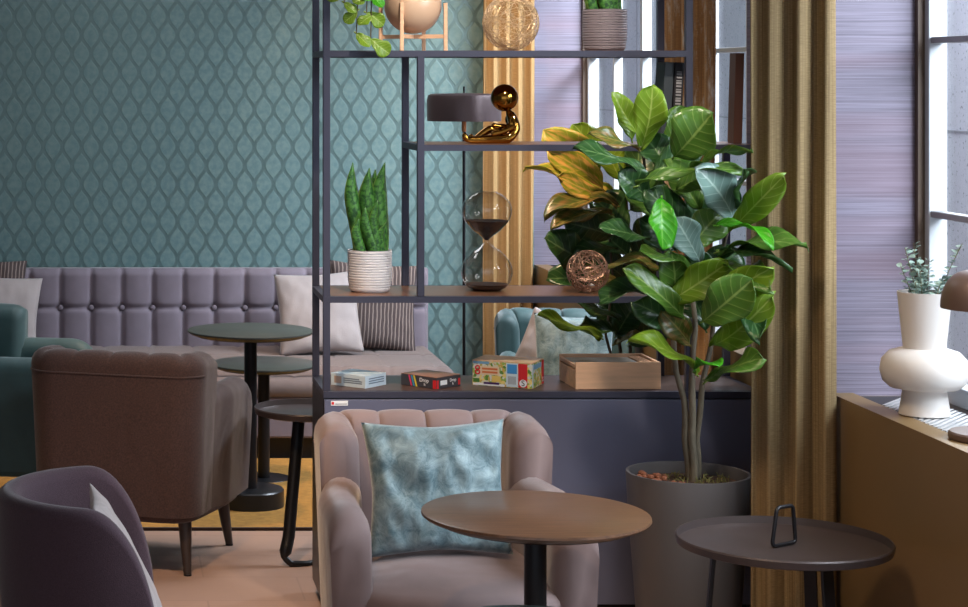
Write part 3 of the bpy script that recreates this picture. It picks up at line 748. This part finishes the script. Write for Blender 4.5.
# books
def book(loc, wd, dp, h_, col, label, lean=0, lines=True, pages=(214, 200, 176), group=None):
    t = thing('book', label, 'book', loc, 0, group); t.rotation_euler = (0, lean, 0)
    m = mat('book_'+'_'.join(map(str, col)), col, .5)
    b = MB(); b.box(-wd/2, wd/2, -.001, .003, 0, h_); b.box(-wd/2, -wd/2+.003, 0, dp, 0, h_); b.box(wd/2-.003, wd/2, 0, dp, 0, h_); b.build('cover', m, t, bevel=.001)
    b = MB(); b.box(-wd/2+.003, wd/2-.003, .003, dp-.004, .004, h_-.004); b.build('pages', mat('paper', pages, .8), t)
    if lines:
        b = MB()
        for i in range(22): z = h_*.12+i*h_*.036; b.box(-wd*.28, wd*.28, -.0016, -.0009, z, z+h_*.014*(1+.5*(i % 3)))
        b.build('spine_lettering', mat('spine_print', (168, 168, 172), .5), t)
book((1.663, 6.15, Z2+.001), .028, .10, .245, (52, 58, 62), 'plain dark grey book leaning on the shelf, left of the pair', R(4), False)
book((1.697, 6.15, Z2+.001), .028, .10, .244, (44, 42, 46), 'black book with pale spine print next to the right bookcase post', R(3), True)
book((1.886, 6.16, Z2+.001), .026, .06, .272, (88, 56, 46), 'reddish brown book standing at the shelf end beside the curtain', R(1.5), False)

# game boxes
def text(s, size, m, parent, loc, rot, ex=.0004, name='lettering'):
    cu = bpy.data.curves.new(name, 'FONT'); cu.body = s; cu.size = size; cu.extrude = ex; cu.align_x = 'CENTER'; cu.align_y = 'CENTER'
    tmp = bpy.data.objects.new(name, cu); C.objects.link(tmp)
    bpy.context.view_layer.update()
    me = bpy.data.meshes.new_from_object(tmp); bpy.data.objects.remove(tmp); me.materials.clear(); me.materials.append(m)
    o = bpy.data.objects.new(name, me); C.objects.link(o); o.parent = parent; o.location = loc; o.rotation_euler = rot; return o
def quadbox(name, label, c0, c1, c2, h_, m, mtop):
    """c0 nearest corner, c1 left corner, c2 right corner (world x,y) on cabinet top"""
    t = thing(name, label, 'game box', (c0[0], c0[1], Z0+.0005)); c0, c1, c2 = Vector(c0), Vector(c1), Vector(c2)
    a = c1-c0; L = a.length; ang = math.atan2(a.y, a.x); t.rotation_euler = (0, 0, ang-PI)   # local -X runs along left face
    Wd = (c2-c0).length
    b = MB(); b.box(-L, 0, 0, Wd, 0, h_*.96); b.build('box_body', m, t, bevel=.0008)
    b = MB(); b.box(-L, 0, 0, Wd, h_*.9605, h_); b.build('lid', mtop, t, bevel=.0005)
    return t, L, Wd
FR = (PI/2, 0, 0); SR = (PI/2, 0, PI/2)
def patch(parent, face, a0, a1, z0, z1, m, name='print_panel', k=.0004, sl=0):
    b = MB()
    if face == 'L': vs = [(a0, -k, z0), (a1, -k, z0), (a1+sl, -k, z1), (a0+sl, -k, z1)]; q = (0, k*.9, 0)
    else: vs = [(k, a0, z0), (k, a1, z0), (k, a1+sl, z1), (k, a0+sl, z1)]; q = (-k*.9, 0, 0)
    vs2 = [tuple(Vector(v)+Vector(q)) for v in vs]
    b.add(vs+vs2, [(0, 1, 2, 3), (7, 6, 5, 4), (0, 4, 5, 1), (1, 5, 6, 2), (2, 6, 7, 3), (3, 7, 4, 0)]); return b.build(name, m, parent)
def C2(x, D): return ((x-VX)*D/F, D)
pb = mat('print_pale_blue', (196, 214, 228), .5, 0, .1, 40)
t, L, Wd = quadbox('game_box', 'flat pale blue and white game box, leftmost on the cabinet', C2(365.4, 6.138), C2(331, 6.22), C2(387, 6.22), .037, pb, mat('print_lid_blue', (214, 222, 230), .35, 0, .25, 30, col2=(150, 180, 206)))
patch(t, 'L', -L+.012, -L+.038, .008, .029, mat('print_brownish', (170, 150, 140), .5)); mg = mat('print_slate', (104, 120, 140), .5)
for z in (.013, .019, .025): patch(t, 'L', -L+.046, -.012-.01*(z > .02), z-.0018, z+.0014, mg, 'print_line')
for z in (.013, .020, .027): patch(t, 'R', .018, Wd-.012, z-.0018, z+.0014, mg, 'print_line')
t, L, Wd = quadbox('game_box', 'flat black game box with pink, blue and yellow stripes', C2(436.6, 6.125), C2(401, 6.225), C2(455.6, 6.215), .035, mat('print_charcoal', (62, 62, 70), .45), mat('print_copper', (176, 124, 96), .4, 0, .5, 20))
for k, c in enumerate(((224, 60, 110), (60, 150, 190), (226, 206, 70))): patch(t, 'L', -L+.038+k*.0095, -L+.044+k*.0095, .001, .033, mat('print_%d' % (c[0]*1000+c[1]), c, .5), 'print_stripe', sl=-.010)
text('Drop', .016, M_whitep, t, (-.047, -.0006, .022), FR); text('It', .012, M_whitep, t, (-.045, -.0006, .010), FR)
patch(t, 'L', -.014, -.001, .001, .026, M_red); patch(t, 'R', .001, .010, .001, .026, M_red)
patch(t, 'R', .018, .050, .010, .024, M_whitep); text('Drop', .014, M_whitep, t, (.0006, .078, .021), SR); text('It', .010, M_whitep, t, (.0006, .078, .010), SR)
patch(t, 'R', Wd-.012, Wd-.002, .004, .024, M_red)
def confetti(name, base, cols, sc):
    m = bpy.data.materials.new(name); m.use_nodes = True; tt = NT(m); b = tt.n['Principled BSDF']
    v = tt.node('ShaderNodeTexVoronoi'); v.inputs['Scale'].default_value = sc; tt.l.new(tt.coords(), v.inputs['Vector'])
    s = tt.node('ShaderNodeSeparateXYZ'); tt.l.new(v.outputs['Color'], s.inputs[0]); r = tt.node('ShaderNodeValToRGB'); r.color_ramp.interpolation = 'CONSTANT'
    els = r.color_ramp.elements; els[0].color = (*lin(base), 1)
    for i, c in enumerate(cols):
        e = els.new((i+1)/(len(cols)+1)) if i < len(cols)-1 else els[-1]
        if i == len(cols)-1: e.position = i/(len(cols)+1)+.15 if False else .9
        e.color = (*lin(c), 1)
    tt.l.new(s.outputs[0], r.inputs[0]); tt.l.new(r.outputs[0], b.inputs['Base Color']); return m
conf = confetti('print_meadow', (214, 214, 190), [(150, 186, 90), (236, 214, 130), (220, 220, 214), (206, 176, 90), (96, 140, 60)], 130)
t, L, Wd = quadbox('game_box', 'colourful game box with a red end band and a big figure 8', C2(532, 6.13), C2(472.5, 6.215), C2(549, 6.235), .077, conf, mat('print_lid_orange', (216, 160, 128), .4, 0, .3, 25, col2=(226, 206, 160)))
patch(t, 'L', -L+.002, -L+.052, .066, .0735, mat('print_sky', (120, 170, 206), .5)); patch(t, 'L', -L+.002, -L+.10, .0015, .008, M_whitep)
patch(t, 'L', -L+.002, -L+.022, .010, .022, mat('print_grass', (72, 120, 50), .5)); patch(t, 'L', -L+.020, -L+.084, .034, .060, mat('print_cream', (232, 206, 176), .5), k=.0005)
text('8', .040, M_red, t, (-L+.016, -.001, .046), FR)
for z in (.052, .042): patch(t, 'L', -L+.030, -L+.078, z-.003, z+.003, mat('print_orange', (214, 120, 70), .5), 'print_line', k=.0008)
patch(t, 'L', -L+.035, -L+.083, .006, .012, mat('print_purple', (70, 36, 96), .5), k=.0008, sl=0); patch(t, 'L', -L+.06, -L+.088, .014, .032, mat('print_yellow', (230, 200, 110), .5), k=.0007)
patch(t, 'L', -.079, -.043, .002, .0735, mat('print_paleb', (206, 224, 234), .5), k=.0005); patch(t, 'L', -.076, -.046, .042, .070, mat('print_blue', (70, 150, 216), .5), k=.0008)
for k in range(9): patch(t, 'L', -.073+k*.0028, -.0718+k*.0028, .010, .034, mat('print_barcode', (120, 110, 120), .5), 'barcode_bar', k=.0008)
patch(t, 'L', -.042, -.014, .002, .0735, M_red, k=.0006); text('S', .024, M_blk, t, (-.027, -.0016, .015), FR)
b = MB(); b.lathe([(.0115, 0), (.0115, .0006)], 24); o = b.build('logo_disc', M_whitep, t); o.rotation_euler = FR; o.location = (-.027, -.0007, .015)
patch(t, 'R', .002, .014, .002, .072, mat('print_paleb', (206, 224, 234), .5), k=.0005); patch(t, 'R', Wd-.026, Wd-.002, .002, .073, M_red, k=.0006); patch(t, 'R', .016, Wd-.03, .055, .070, mat('print_sky', (120, 170, 206), .5), k=.0006)
text('S', .020, M_whitep, t, (.0012, Wd-.014, .015), SR)

# wooden box
wb = thing('wooden_box', 'open pale wooden box with papers inside, right on the cabinet', 'box', (1.392, 6.128, Z0+.0005), R(1.5))
WL, WDp, WH, th = .257, .20, .080, .009
for nm, a in (('front_panel', (0, WL, 0, th, 0, WH)), ('back_panel', (0, WL, WDp-th, WDp, 0, WH)), ('side_panel', (WL-th, WL, th, WDp-th, 0, WH)), ('base_panel', (th, WL-th, th, WDp-th, 0, .008))):
    b = MB(); b.box(*a); b.build(nm, M_oak, wb, bevel=.001)
b = MB(); b.box(0, th, th, WDp-th, 0, WH-.024); b.build('side_panel', M_oak, wb, bevel=.001)
b = MB(); b.box(.0, th, th, WDp-th, WH-.018, WH-.008); b.build('sliding_lid_edge', M_oak, wb, bevel=.001)
b = MB(); b.box(th+.004, WL-.050, th+.004, WDp-th-.004, .008, WH-.010); b.build('paper_stack', mat('papers', (226, 222, 214), .6, 0, .35, 14, col2=(150, 140, 110)), wb)
for i in range(4): b = MB(); b.box(WL-.046+i*.009, WL-.041+i*.009, th+.004, WDp-th-.004, .008, WH-.006); b.build('divider', M_oak, wb)

# ------------------------------------------------------------------ floor lamp behind the shelves
fl = thing('floor_lamp', 'dark floor lamp with drum shade standing behind the bookcase', 'lamp', ((464-VX)*7.95/F, 7.95, 0))
M_shade = mat('lamp_shade_bronze', (92, 78, 80), .35, .5, .05)
b = MB(); b.lathe([(.13, 0), (.13, .012), (.012, .018)], 48); b.build('base', M_black, fl, smooth=30)
b = MB(); b.lathe([(.006, .015), (.006, 1.46)], 12); b.build('pole', M_black, fl, smooth=True)
b = MB(); b.lathe([(.009, 1.40), (.009, 1.47)], 14); b.build('lamp_holder', mat('copper', (206, 130, 88), .3, .8), fl, smooth=True)
b = MB(); b.lathe([(.142, 1.441), (.143, 1.52), (.138, 1.541), (.125, 1.547), (.01, 1.549), (.01, 1.546), (.123, 1.544), (.135, 1.538), (.139, 1.52), (.139, 1.441)], 64, closed=True); b.build('lamp_shade', M_shade, fl, smooth=40)
b = MB(); b.lathe([(.004, 1.546), (.004, 1.575)], 10); b.build('finial', M_black, fl, smooth=True)

# ------------------------------------------------------------------ sill objects
va = thing('vase', 'white sculptural ceramic vase with round belly on the window sill', 'vase', (2.066, 5.20, .751))
prof = [(.058, 0), (.062, .002), (.0535, .060), (.056, .066), (.085, .070), (.101, .085), (.108, .112), (.103, .140), (.085, .160), (.060, .168), (.052, .170), (.052, .175), (.0655, .309), (.066, .312), (.062, .312), (.060, .305), (.048, .19), (.02, .185)]
b = MB(); b.lathe(prof, 80); b.build('vase_body', mat('white_ceramic', (208, 202, 198), .5, 0, .03), va, smooth=55)
M_euc = mat('eucalyptus_leaf', (150, 172, 160), .6, 0, .3, 30)
eu = thing('eucalyptus_sprigs', 'grey-green eucalyptus sprigs standing in the white vase', 'plant', (2.066, 5.20, .94))
rnd = random.Random(4)
for (dx, dy, top) in ((-.05, .0, .235), (-.02, .02, .245), (-.022, -.02, .20), (.012, .0, .205), (.10, .01, .245), (.055, .02, .16), (-.065, -.01, .19), (-.035, -.03, .15), (.03, -.03, .15), (.0, .03, .17)):
    b = MB(); n = 10; q = [Vector((dx*(s/n)**1.3, dy*(s/n), top*s/n)) for s in range(n+1)]
    b.tube(q, [.0016*(1-.5*i/n) for i in range(n+1)], 5)
    stem = b.build('stem', mat('eucalyptus_stem', (104, 96, 70), .7), eu, smooth=True)
    b = MB()
    for i in range(30):
        s = .38+.62*i/30; k = s*n; p = q[int(min(k, n-1))].lerp(q[min(int(k)+1, n)], k-int(k)); a = rnd.uniform(0, 2*PI); lr = rnd.uniform(.007, .0125)*(1.25-.5*s)
        d = Vector((math.cos(a), math.sin(a), rnd.uniform(0, .7))).normalized(); sd = d.cross(Vector((rnd.uniform(-.5, .5), rnd.uniform(-.5, .5), 1))).normalized(); nn = d.cross(sd)
        c = p+d*lr*1.1; vs = [c+(d*math.cos(t_)+sd*math.sin(t_)*.85)*lr+nn*.15*lr*math.cos(2*t_) for t_ in [2*PI*j/8 for j in range(8)]]
        b.add(vs, [tuple(range(8))])
    b.build('foliage', M_euc, stem)
sl = thing('table_lamp', 'brown dome table lamp on the window sill at the right edge', 'lamp', (2.075, 4.84, .751))
b = MB(); b.lathe([(.088, 0), (.09, .004), (.09, .014), (.086, .018), (.02, .020)], 64); b.build('base', mat('lamp_brown', (104, 84, 76), .38, .2), sl, smooth=30)
b = MB(); b.lathe([(.008, .018), (.008, .36)], 16); b.build('stem', MATS['lamp_brown'], sl, smooth=True)
dome = [(.107*math.cos(a)**.55 if a < PI/2-.01 else .001, .313+.088*math.sin(a)) for a in frange(0, PI/2, 16)]
b = MB(); b.lathe([(.107, .309)]+dome+[(.001, .398)]+[(max(.001, r-.003), z-.003) for r, z in reversed(dome)]+[(.104, .309)], 64); b.build('lamp_shade', MATS['lamp_brown'], sl, smooth=40)

# ------------------------------------------------------------------ fiddle leaf figs
def leafmesh(base, tip, width, up, curl=.12, fold=.25, m=0, parent=None, wav=.02, seed=0, shape=.62):
    rr = random.Random(seed*31+int(abs(tip[0])*1000)); twist = rr.uniform(-.9, .9); bend = rr.uniform(-.22, .22)
    base, tip, up = Vector(base), Vector(tip), Vector(up)
    ax = tip-base; L = ax.length; ax.normalize(); sd = ax.cross(up)
    if sd.length < 1e-3: sd = ax.orthogonal()
    sd.normalize(); nn = sd.cross(ax).normalized()
    n, k = 18, 8; vs = []; uv = []
    for i in range(n+1):
        s = i/n
        # fiddle outline: narrow base, broad upper half, blunt tip
        w_ = max(0, math.sin(PI*s**1.45))**.5 if s < 1 else 0
        w_ = max(w_, 0)*width/2*(1-.16*math.exp(-((s-.38)/.13)**2))
        tw = (random.random()-.5)*0+twist*(s-.3); sd_, nn_ = sd*math.cos(tw)+nn*math.sin(tw), nn*math.cos(tw)-sd*math.sin(tw)
        c = base+ax*L*s+sd*bend*L*s*(s-1)+nn*(curl*L*(s*(1-s)*1.6-(s*s)*.35))
        for j in range(k+1):
            u = -1+2*j/k
            rip = wav*L*math.sin((s*7-abs(u)*1.6)*2*PI)*.10*(1-abs(u)**4)*.9+wav*L*math.sin(s*9+seed+(u > 0)*2.1)*abs(u)**2*.8
            vs.append(c+sd_*u*w_+nn_*(fold*w_*abs(u)**1.2+rip)); uv.append((u, s))
    fs = [(i*(k+1)+j, i*(k+1)+j+1, (i+1)*(k+1)+j+1, (i+1)*(k+1)+j) for i in range(n) for j in range(k)]
    b = MB(); b.add(vs, fs); b.tube([base-ax*.008-nn*.004, base+ax*.01], .0022, 6)
    o = b.build('leaf', M_leaf[m], parent, smooth='all', solid=.0012)
    put_uv(o, uv+[(0, 0)]*12)
    return o
def wp(x, y, D, org): return P(x, y, D)-org
def fig(name, label, org, stems, leaves, pot=None):
    org = Vector(org); t = thing(name, label, 'potted plant', org)
    for st, r0, r1 in stems:
        q = [wp(*s, org) for s in st]; b = MB(); n = len(q); sm = []
        for i in range(n-1):
            for u in frange(0, 1, 5)[:-1]: sm.append(q[i].lerp(q[i+1], u))
        sm.append(q[-1]); mm = len(sm)
        sm = [p+Vector((noise.noise(p*9)*.008, noise.noise(p*9+Vector((5, 5, 5)))*.008, 0)) for p in sm]
        b.tube(sm, [r0+(r1-r0)*i/(mm-1) for i in range(mm)], 10); b.build('stem', M_bark, t, smooth=True)
    for i, (bx, by, bd, tx, ty, td, wd, up, mi) in enumerate(leaves):
        pb_, pt = wp(bx, by, bd, org), wp(tx, ty, td, org)
        leafmesh(pb_, pt, wd*bd/F, up, m=mi, parent=t, seed=i, curl=random.uniform(.05, .32), fold=random.uniform(.10, .5), wav=.075)
    return t
# front plant (planter at D 5.75)
UF = (0, -1, .35); UU = (0, -.55, 1); UR = (-.5, -1, .2); UL = (.5, -.9, .3)
front = [(a, b_, c-(.06 if d > 744 else 0), d, e, min(f, 5.36) if d > 744 else f, g, h, i) for a, b_, c, d, e, f, g, h, i in [
 (640, 150, 5.76, 653, 86, 5.70, 34, UF, 2), (638, 134, 5.80, 613, 92, 5.78, 22, UF, 2), (632, 140, 5.83, 624, 112, 5.85, 18, UF, 2),
 (674, 157, 5.66, 712, 114, 5.58, 52, UF, 0), (668, 150, 5.80, 688, 108, 5.84, 40, UF, 0), (644, 172, 5.64, 574, 146, 5.62, 34, UU, 1), (640, 150, 5.75, 590, 132, 5.70, 24, UU, 6),
 (735, 222, 5.58, 697, 168, 5.52, 44, UF, 5), (731, 230, 5.62, 782, 178, 5.56, 30, UF, 2), (716, 252, 5.62, 806, 243, 5.50, 36, UU, 0), (718, 258, 5.66, 790, 262, 5.60, 30, UU, 1),
 (662, 198, 5.56, 664, 248, 5.50, 32, UF, 4), (636, 186, 5.60, 742, 166, 5.52, 16, UU, 0), (716, 225, 5.56, 774, 242, 5.48, 16, UU, 4),
 (668, 302, 5.58, 728, 262, 5.50, 40, UF, 2), (672, 306, 5.62, 672, 252, 5.56, 34, UF, 0), (702, 322, 5.52, 752, 280, 5.44, 46, UF, 0), (705, 318, 5.60, 772, 268, 5.54, 34, UF, 2),
 (697, 374, 5.60, 633, 336, 5.52, 34, UU, 2), (704, 382, 5.58, 762, 356, 5.50, 34, UU, 0), (694, 370, 5.56, 718, 362, 5.40, 22, UU, 4),
 (712, 345, 5.64, 768, 300, 5.58, 36, UF, 2), (684, 318, 5.60, 628, 268, 5.54, 30, UF, 0), (690, 300, 5.66, 700, 250, 5.62, 36, UF, 1), (700, 262, 5.60, 676, 218, 5.55, 34, UF, 5),
 (720, 300, 5.68, 760, 330, 5.62, 30, UU, 1), (650, 200, 5.66, 620, 172, 5.62, 34, UF, 1), (676, 190, 5.62, 720, 172, 5.58, 30, UF, 0), (690, 230, 5.68, 650, 190, 5.62, 38, UF, 1),
 (696, 270, 5.60, 640, 250, 5.52, 28, UU, 0), (690, 250, 5.62, 722, 212, 5.62, 38, UF, 0), (700, 290, 5.70, 740, 250, 5.70, 40, UF, 1), (650, 240, 5.66, 600, 226, 5.62, 30, UU, 1),
 (664, 270, 5.66, 610, 262, 5.60, 30, UU, 6), (680, 330, 5.66, 634, 302, 5.60, 34, UF, 1), (654, 172, 5.70, 700, 144, 5.72, 34, UF, 1), (726, 210, 5.72, 746, 170, 5.72, 26, UF, 1),
 (706, 330, 5.74, 690, 290, 5.78, 34, UF, 1), (716, 274, 5.70, 770, 280, 5.66, 30, UU, 0), (660, 220, 5.72, 636, 176, 5.74, 40, UF, 0), (656, 290, 5.70, 600, 300, 5.62, 32, UU, 1),
 (672, 176, 5.74, 646, 136, 5.78, 36, UF, 1), (690, 180, 5.70, 750, 144, 5.66, 16, UU, 0), (700, 210, 5.66, 664, 160, 5.66, 36, UF, 0),
 (676, 250, 5.70, 640, 218, 5.72, 44, UF, 1), (690, 220, 5.74, 712, 186, 5.76, 40, UF, 1), (690, 345, 5.64, 664, 312, 5.60, 30, UF, 6)]]
stems = [([(690, 485, 5.74), (686, 440, 5.74), (684, 400, 5.74), (676, 372, 5.72), (668, 300, 5.70), (650, 200, 5.74), (640, 148, 5.78)], .0115, .004),
         ([(694, 485, 5.73), (692, 430, 5.73), (692, 380, 5.72), (694, 330, 5.70), (690, 260, 5.70), (676, 160, 5.70)], .0125, .004),
         ([(697, 485, 5.75), (697, 440, 5.75), (703, 385, 5.72), (712, 340, 5.72), (716, 270, 5.70), (732, 220, 5.66)], .0105, .004)]
FX = (688-VX)*5.75/F
fp = fig('potted_fig', 'fiddle-leaf fig with large green leaves in a tall grey planter', (FX, 5.75, 0), stems, front)
M_pot = mat('grey_planter', (90, 88, 90), .45, 0, .06, 4)
b = MB(); b.lathe([(.128, 0), (.135, .006), (.165, .40), (.170, .494), (.1695, .50), (.162, .50), (.160, .49), (.159, .462), (.10, .44)], 80); pt_ = b.build('planter', M_pot, fp, smooth=40)
b = MB(); b.lathe([(.01, .442), (.157, .468), (.10, .474), (.05, .478), (.01, .480)], 48); b.build('soil', M_soil, pt_, smooth=True)
rnd = random.Random(11)
for i in range(26):
    a = rnd.uniform(PI*.75, PI*1.5); r = rnd.uniform(.06, .14); s_ = rnd.uniform(.007, .011)
    b = MB(); b.sphere((r*math.cos(a), r*math.sin(a), .476+s_*.4), s_, 10, 7, sz=.8); b.build('clay_pebble', mat('clay_pebble', (150, 92, 66), .85, 0, .3, 60), pt_, smooth=True)
b = MB()
for i in range(90):
    a = rnd.uniform(0, 2*PI); r = rnd.uniform(.015, .10); p = Vector((r*math.cos(a)+.02, r*math.sin(a)-.01, .474)); q = p+Vector((rnd.uniform(-.02, .02), rnd.uniform(-.02, .02), rnd.uniform(.004, .022)))
    b.tube([p, (p+q)/2+Vector((0, 0, .006)), q], .0012, 4)
mo = b.build('moss', mat('dry_moss', (122, 118, 66), .9, 0, .4, 60), pt_); mo['kind'] = 'stuff'
# rear plant (behind the bookcase)
DR = 6.85
rear = [
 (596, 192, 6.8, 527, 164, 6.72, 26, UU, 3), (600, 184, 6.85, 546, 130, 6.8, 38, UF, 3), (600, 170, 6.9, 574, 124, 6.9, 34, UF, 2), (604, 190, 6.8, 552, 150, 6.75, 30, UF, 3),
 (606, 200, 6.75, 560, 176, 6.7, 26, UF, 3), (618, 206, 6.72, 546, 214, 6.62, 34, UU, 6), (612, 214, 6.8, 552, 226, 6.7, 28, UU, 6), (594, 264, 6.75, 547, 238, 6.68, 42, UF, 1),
 (596, 276, 6.85, 548, 278, 6.8, 30, UF, 1), (612, 236, 6.8, 566, 222, 6.75, 34, UF, 1), (622, 296, 6.62, 586, 268, 6.52, 34, UU, 6), (602, 338, 6.6, 538, 314, 6.52, 24, UU, 2),
 (620, 320, 6.7, 566, 296, 6.65, 30, UU, 1), (616, 336, 6.75, 640, 300, 6.7, 34, UF, 1), (614, 344, 6.72, 646, 338, 6.68, 18, UU, 6), (626, 310, 6.8, 660, 290, 6.8, 34, UU, 1),
 (620, 180, 6.85, 600, 140, 6.9, 34, UF, 2), (622, 200, 6.85, 640, 150, 6.9, 40, UF, 1), (626, 236, 6.8, 590, 196, 6.85, 44, UF, 1), (630, 256, 6.8, 596, 226, 6.9, 44, UF, 1),
 (626, 280, 6.85, 584, 250, 6.9, 44, UF, 1), (632, 262, 6.85, 660, 222, 6.9, 44, UF, 1), (630, 300, 6.85, 600, 262, 6.9, 44, UF, 1), (632, 300, 6.85, 664, 262, 6.9, 44, UF, 1),
 (628, 330, 6.9, 596, 300, 6.9, 40, UF, 1), (626, 220, 6.9, 580, 190, 6.9, 36, UF, 3), (618, 250, 6.7, 572, 262, 6.65, 28, UU, 1), (630, 210, 6.8, 668, 184, 6.8, 40, UF, 1),
 (622, 338, 6.75, 582, 322, 6.6, 26, UU, 1), (630, 345, 6.8, 668, 322, 6.8, 34, UF, 1)]
RX = (620-VX)*DR/F
rs = [([(612, 430, 6.85), (610, 352, 6.85), (606, 335, 6.84), (612, 280, 6.84), (604, 190, 6.84)], .006, .003), ([(622, 430, 6.86), (621, 350, 6.86), (618, 330, 6.86), (628, 250, 6.86), (626, 190, 6.86)], .007, .003), ([(632, 430, 6.85), (631, 345, 6.85), (630, 240, 6.85), (624, 170, 6.88)], .007, .003)]
rp_ = fig('potted_fig', 'darker fiddle-leaf fig behind the bookcase with yellow-lit leaves at its left', (RX, DR, 0), rs, rear)
b = MB(); b.lathe([(.10, 0), (.104, .005), (.125, .40), (.12, .40), (.117, .37), (.05, .37)], 48); pr = b.build('planter', M_pot, rp_, smooth=40)
b = MB(); b.lathe([(.01, .371), (.116, .372), (.01, .38)], 32); b.build('soil', M_soil, pr)

# trailing plant on the top shelf
tp = thing('trailing_plant', 'trailing plant with light green leaves hanging at the top left of the bookcase', 'potted plant', (.76, 6.22, Z4))
b = MB(); b.lathe(ribbed_pot(.07, .12), 48); b.build('pot', M_potw, tp, smooth=35)
rnd = random.Random(21); org = Vector((.76, 6.22, Z4))
for (ex, ey, hh, y0) in ((352, 34, 9, -.08), (366, 40, 9, -.10), (340, 4, 5, -.06), (362, 14, 6, -.05)):
    e = P(ex, ey, 6.16)-org; p0 = Vector((rnd.uniform(-.03, .03), -.03, .115)); p1 = Vector((e.x*.7, -.085+rnd.uniform(-.01, .01), .13)); p2 = Vector((e.x, -.20, -.06)); 
    q = []
    for u in frange(0, 1, 20): q.append(p0*(1-u)**3+p1*3*u*(1-u)**2+Vector((e.x*.9+.01, -.19, .05))*3*u*u*(1-u)+Vector((e.x, -.17, e.z))*u**3)
    b = MB(); b.tube(q, .0018, 5); st = b.build('vine', mat('vine_brown', (84, 70, 44), .8), tp, smooth=True)
    for i in range(3, 21):
        p = q[i]; a = rnd.uniform(-1.1, 1.1)+(PI if i % 2 else 0); ln = rnd.uniform(.045, .075)
        d = Vector((math.cos(a)*.8, rnd.uniform(-.4, .1), -.55)).normalized()
        o = leafmesh(p, p+d*ln, ln*.75, (0, -1, .3), curl=.15, fold=.2, m=2 if i % 3 else 4, parent=tp, seed=i, wav=.03)

GROUPS = {'armchair': 'lounge chairs', 'cushion': 'loose cushions', 'table': 'small round tables', 'book': 'books on the bookcase', 'game box': 'boxed games on the cabinet', 'curtain': 'window curtains', 'ornament': 'wire balls on the shelves'}
for o in list(C.objects):
    if o.parent is None and o.get('category') in GROUPS and not o.get('group'): o['group'] = GROUPS[o['category']]
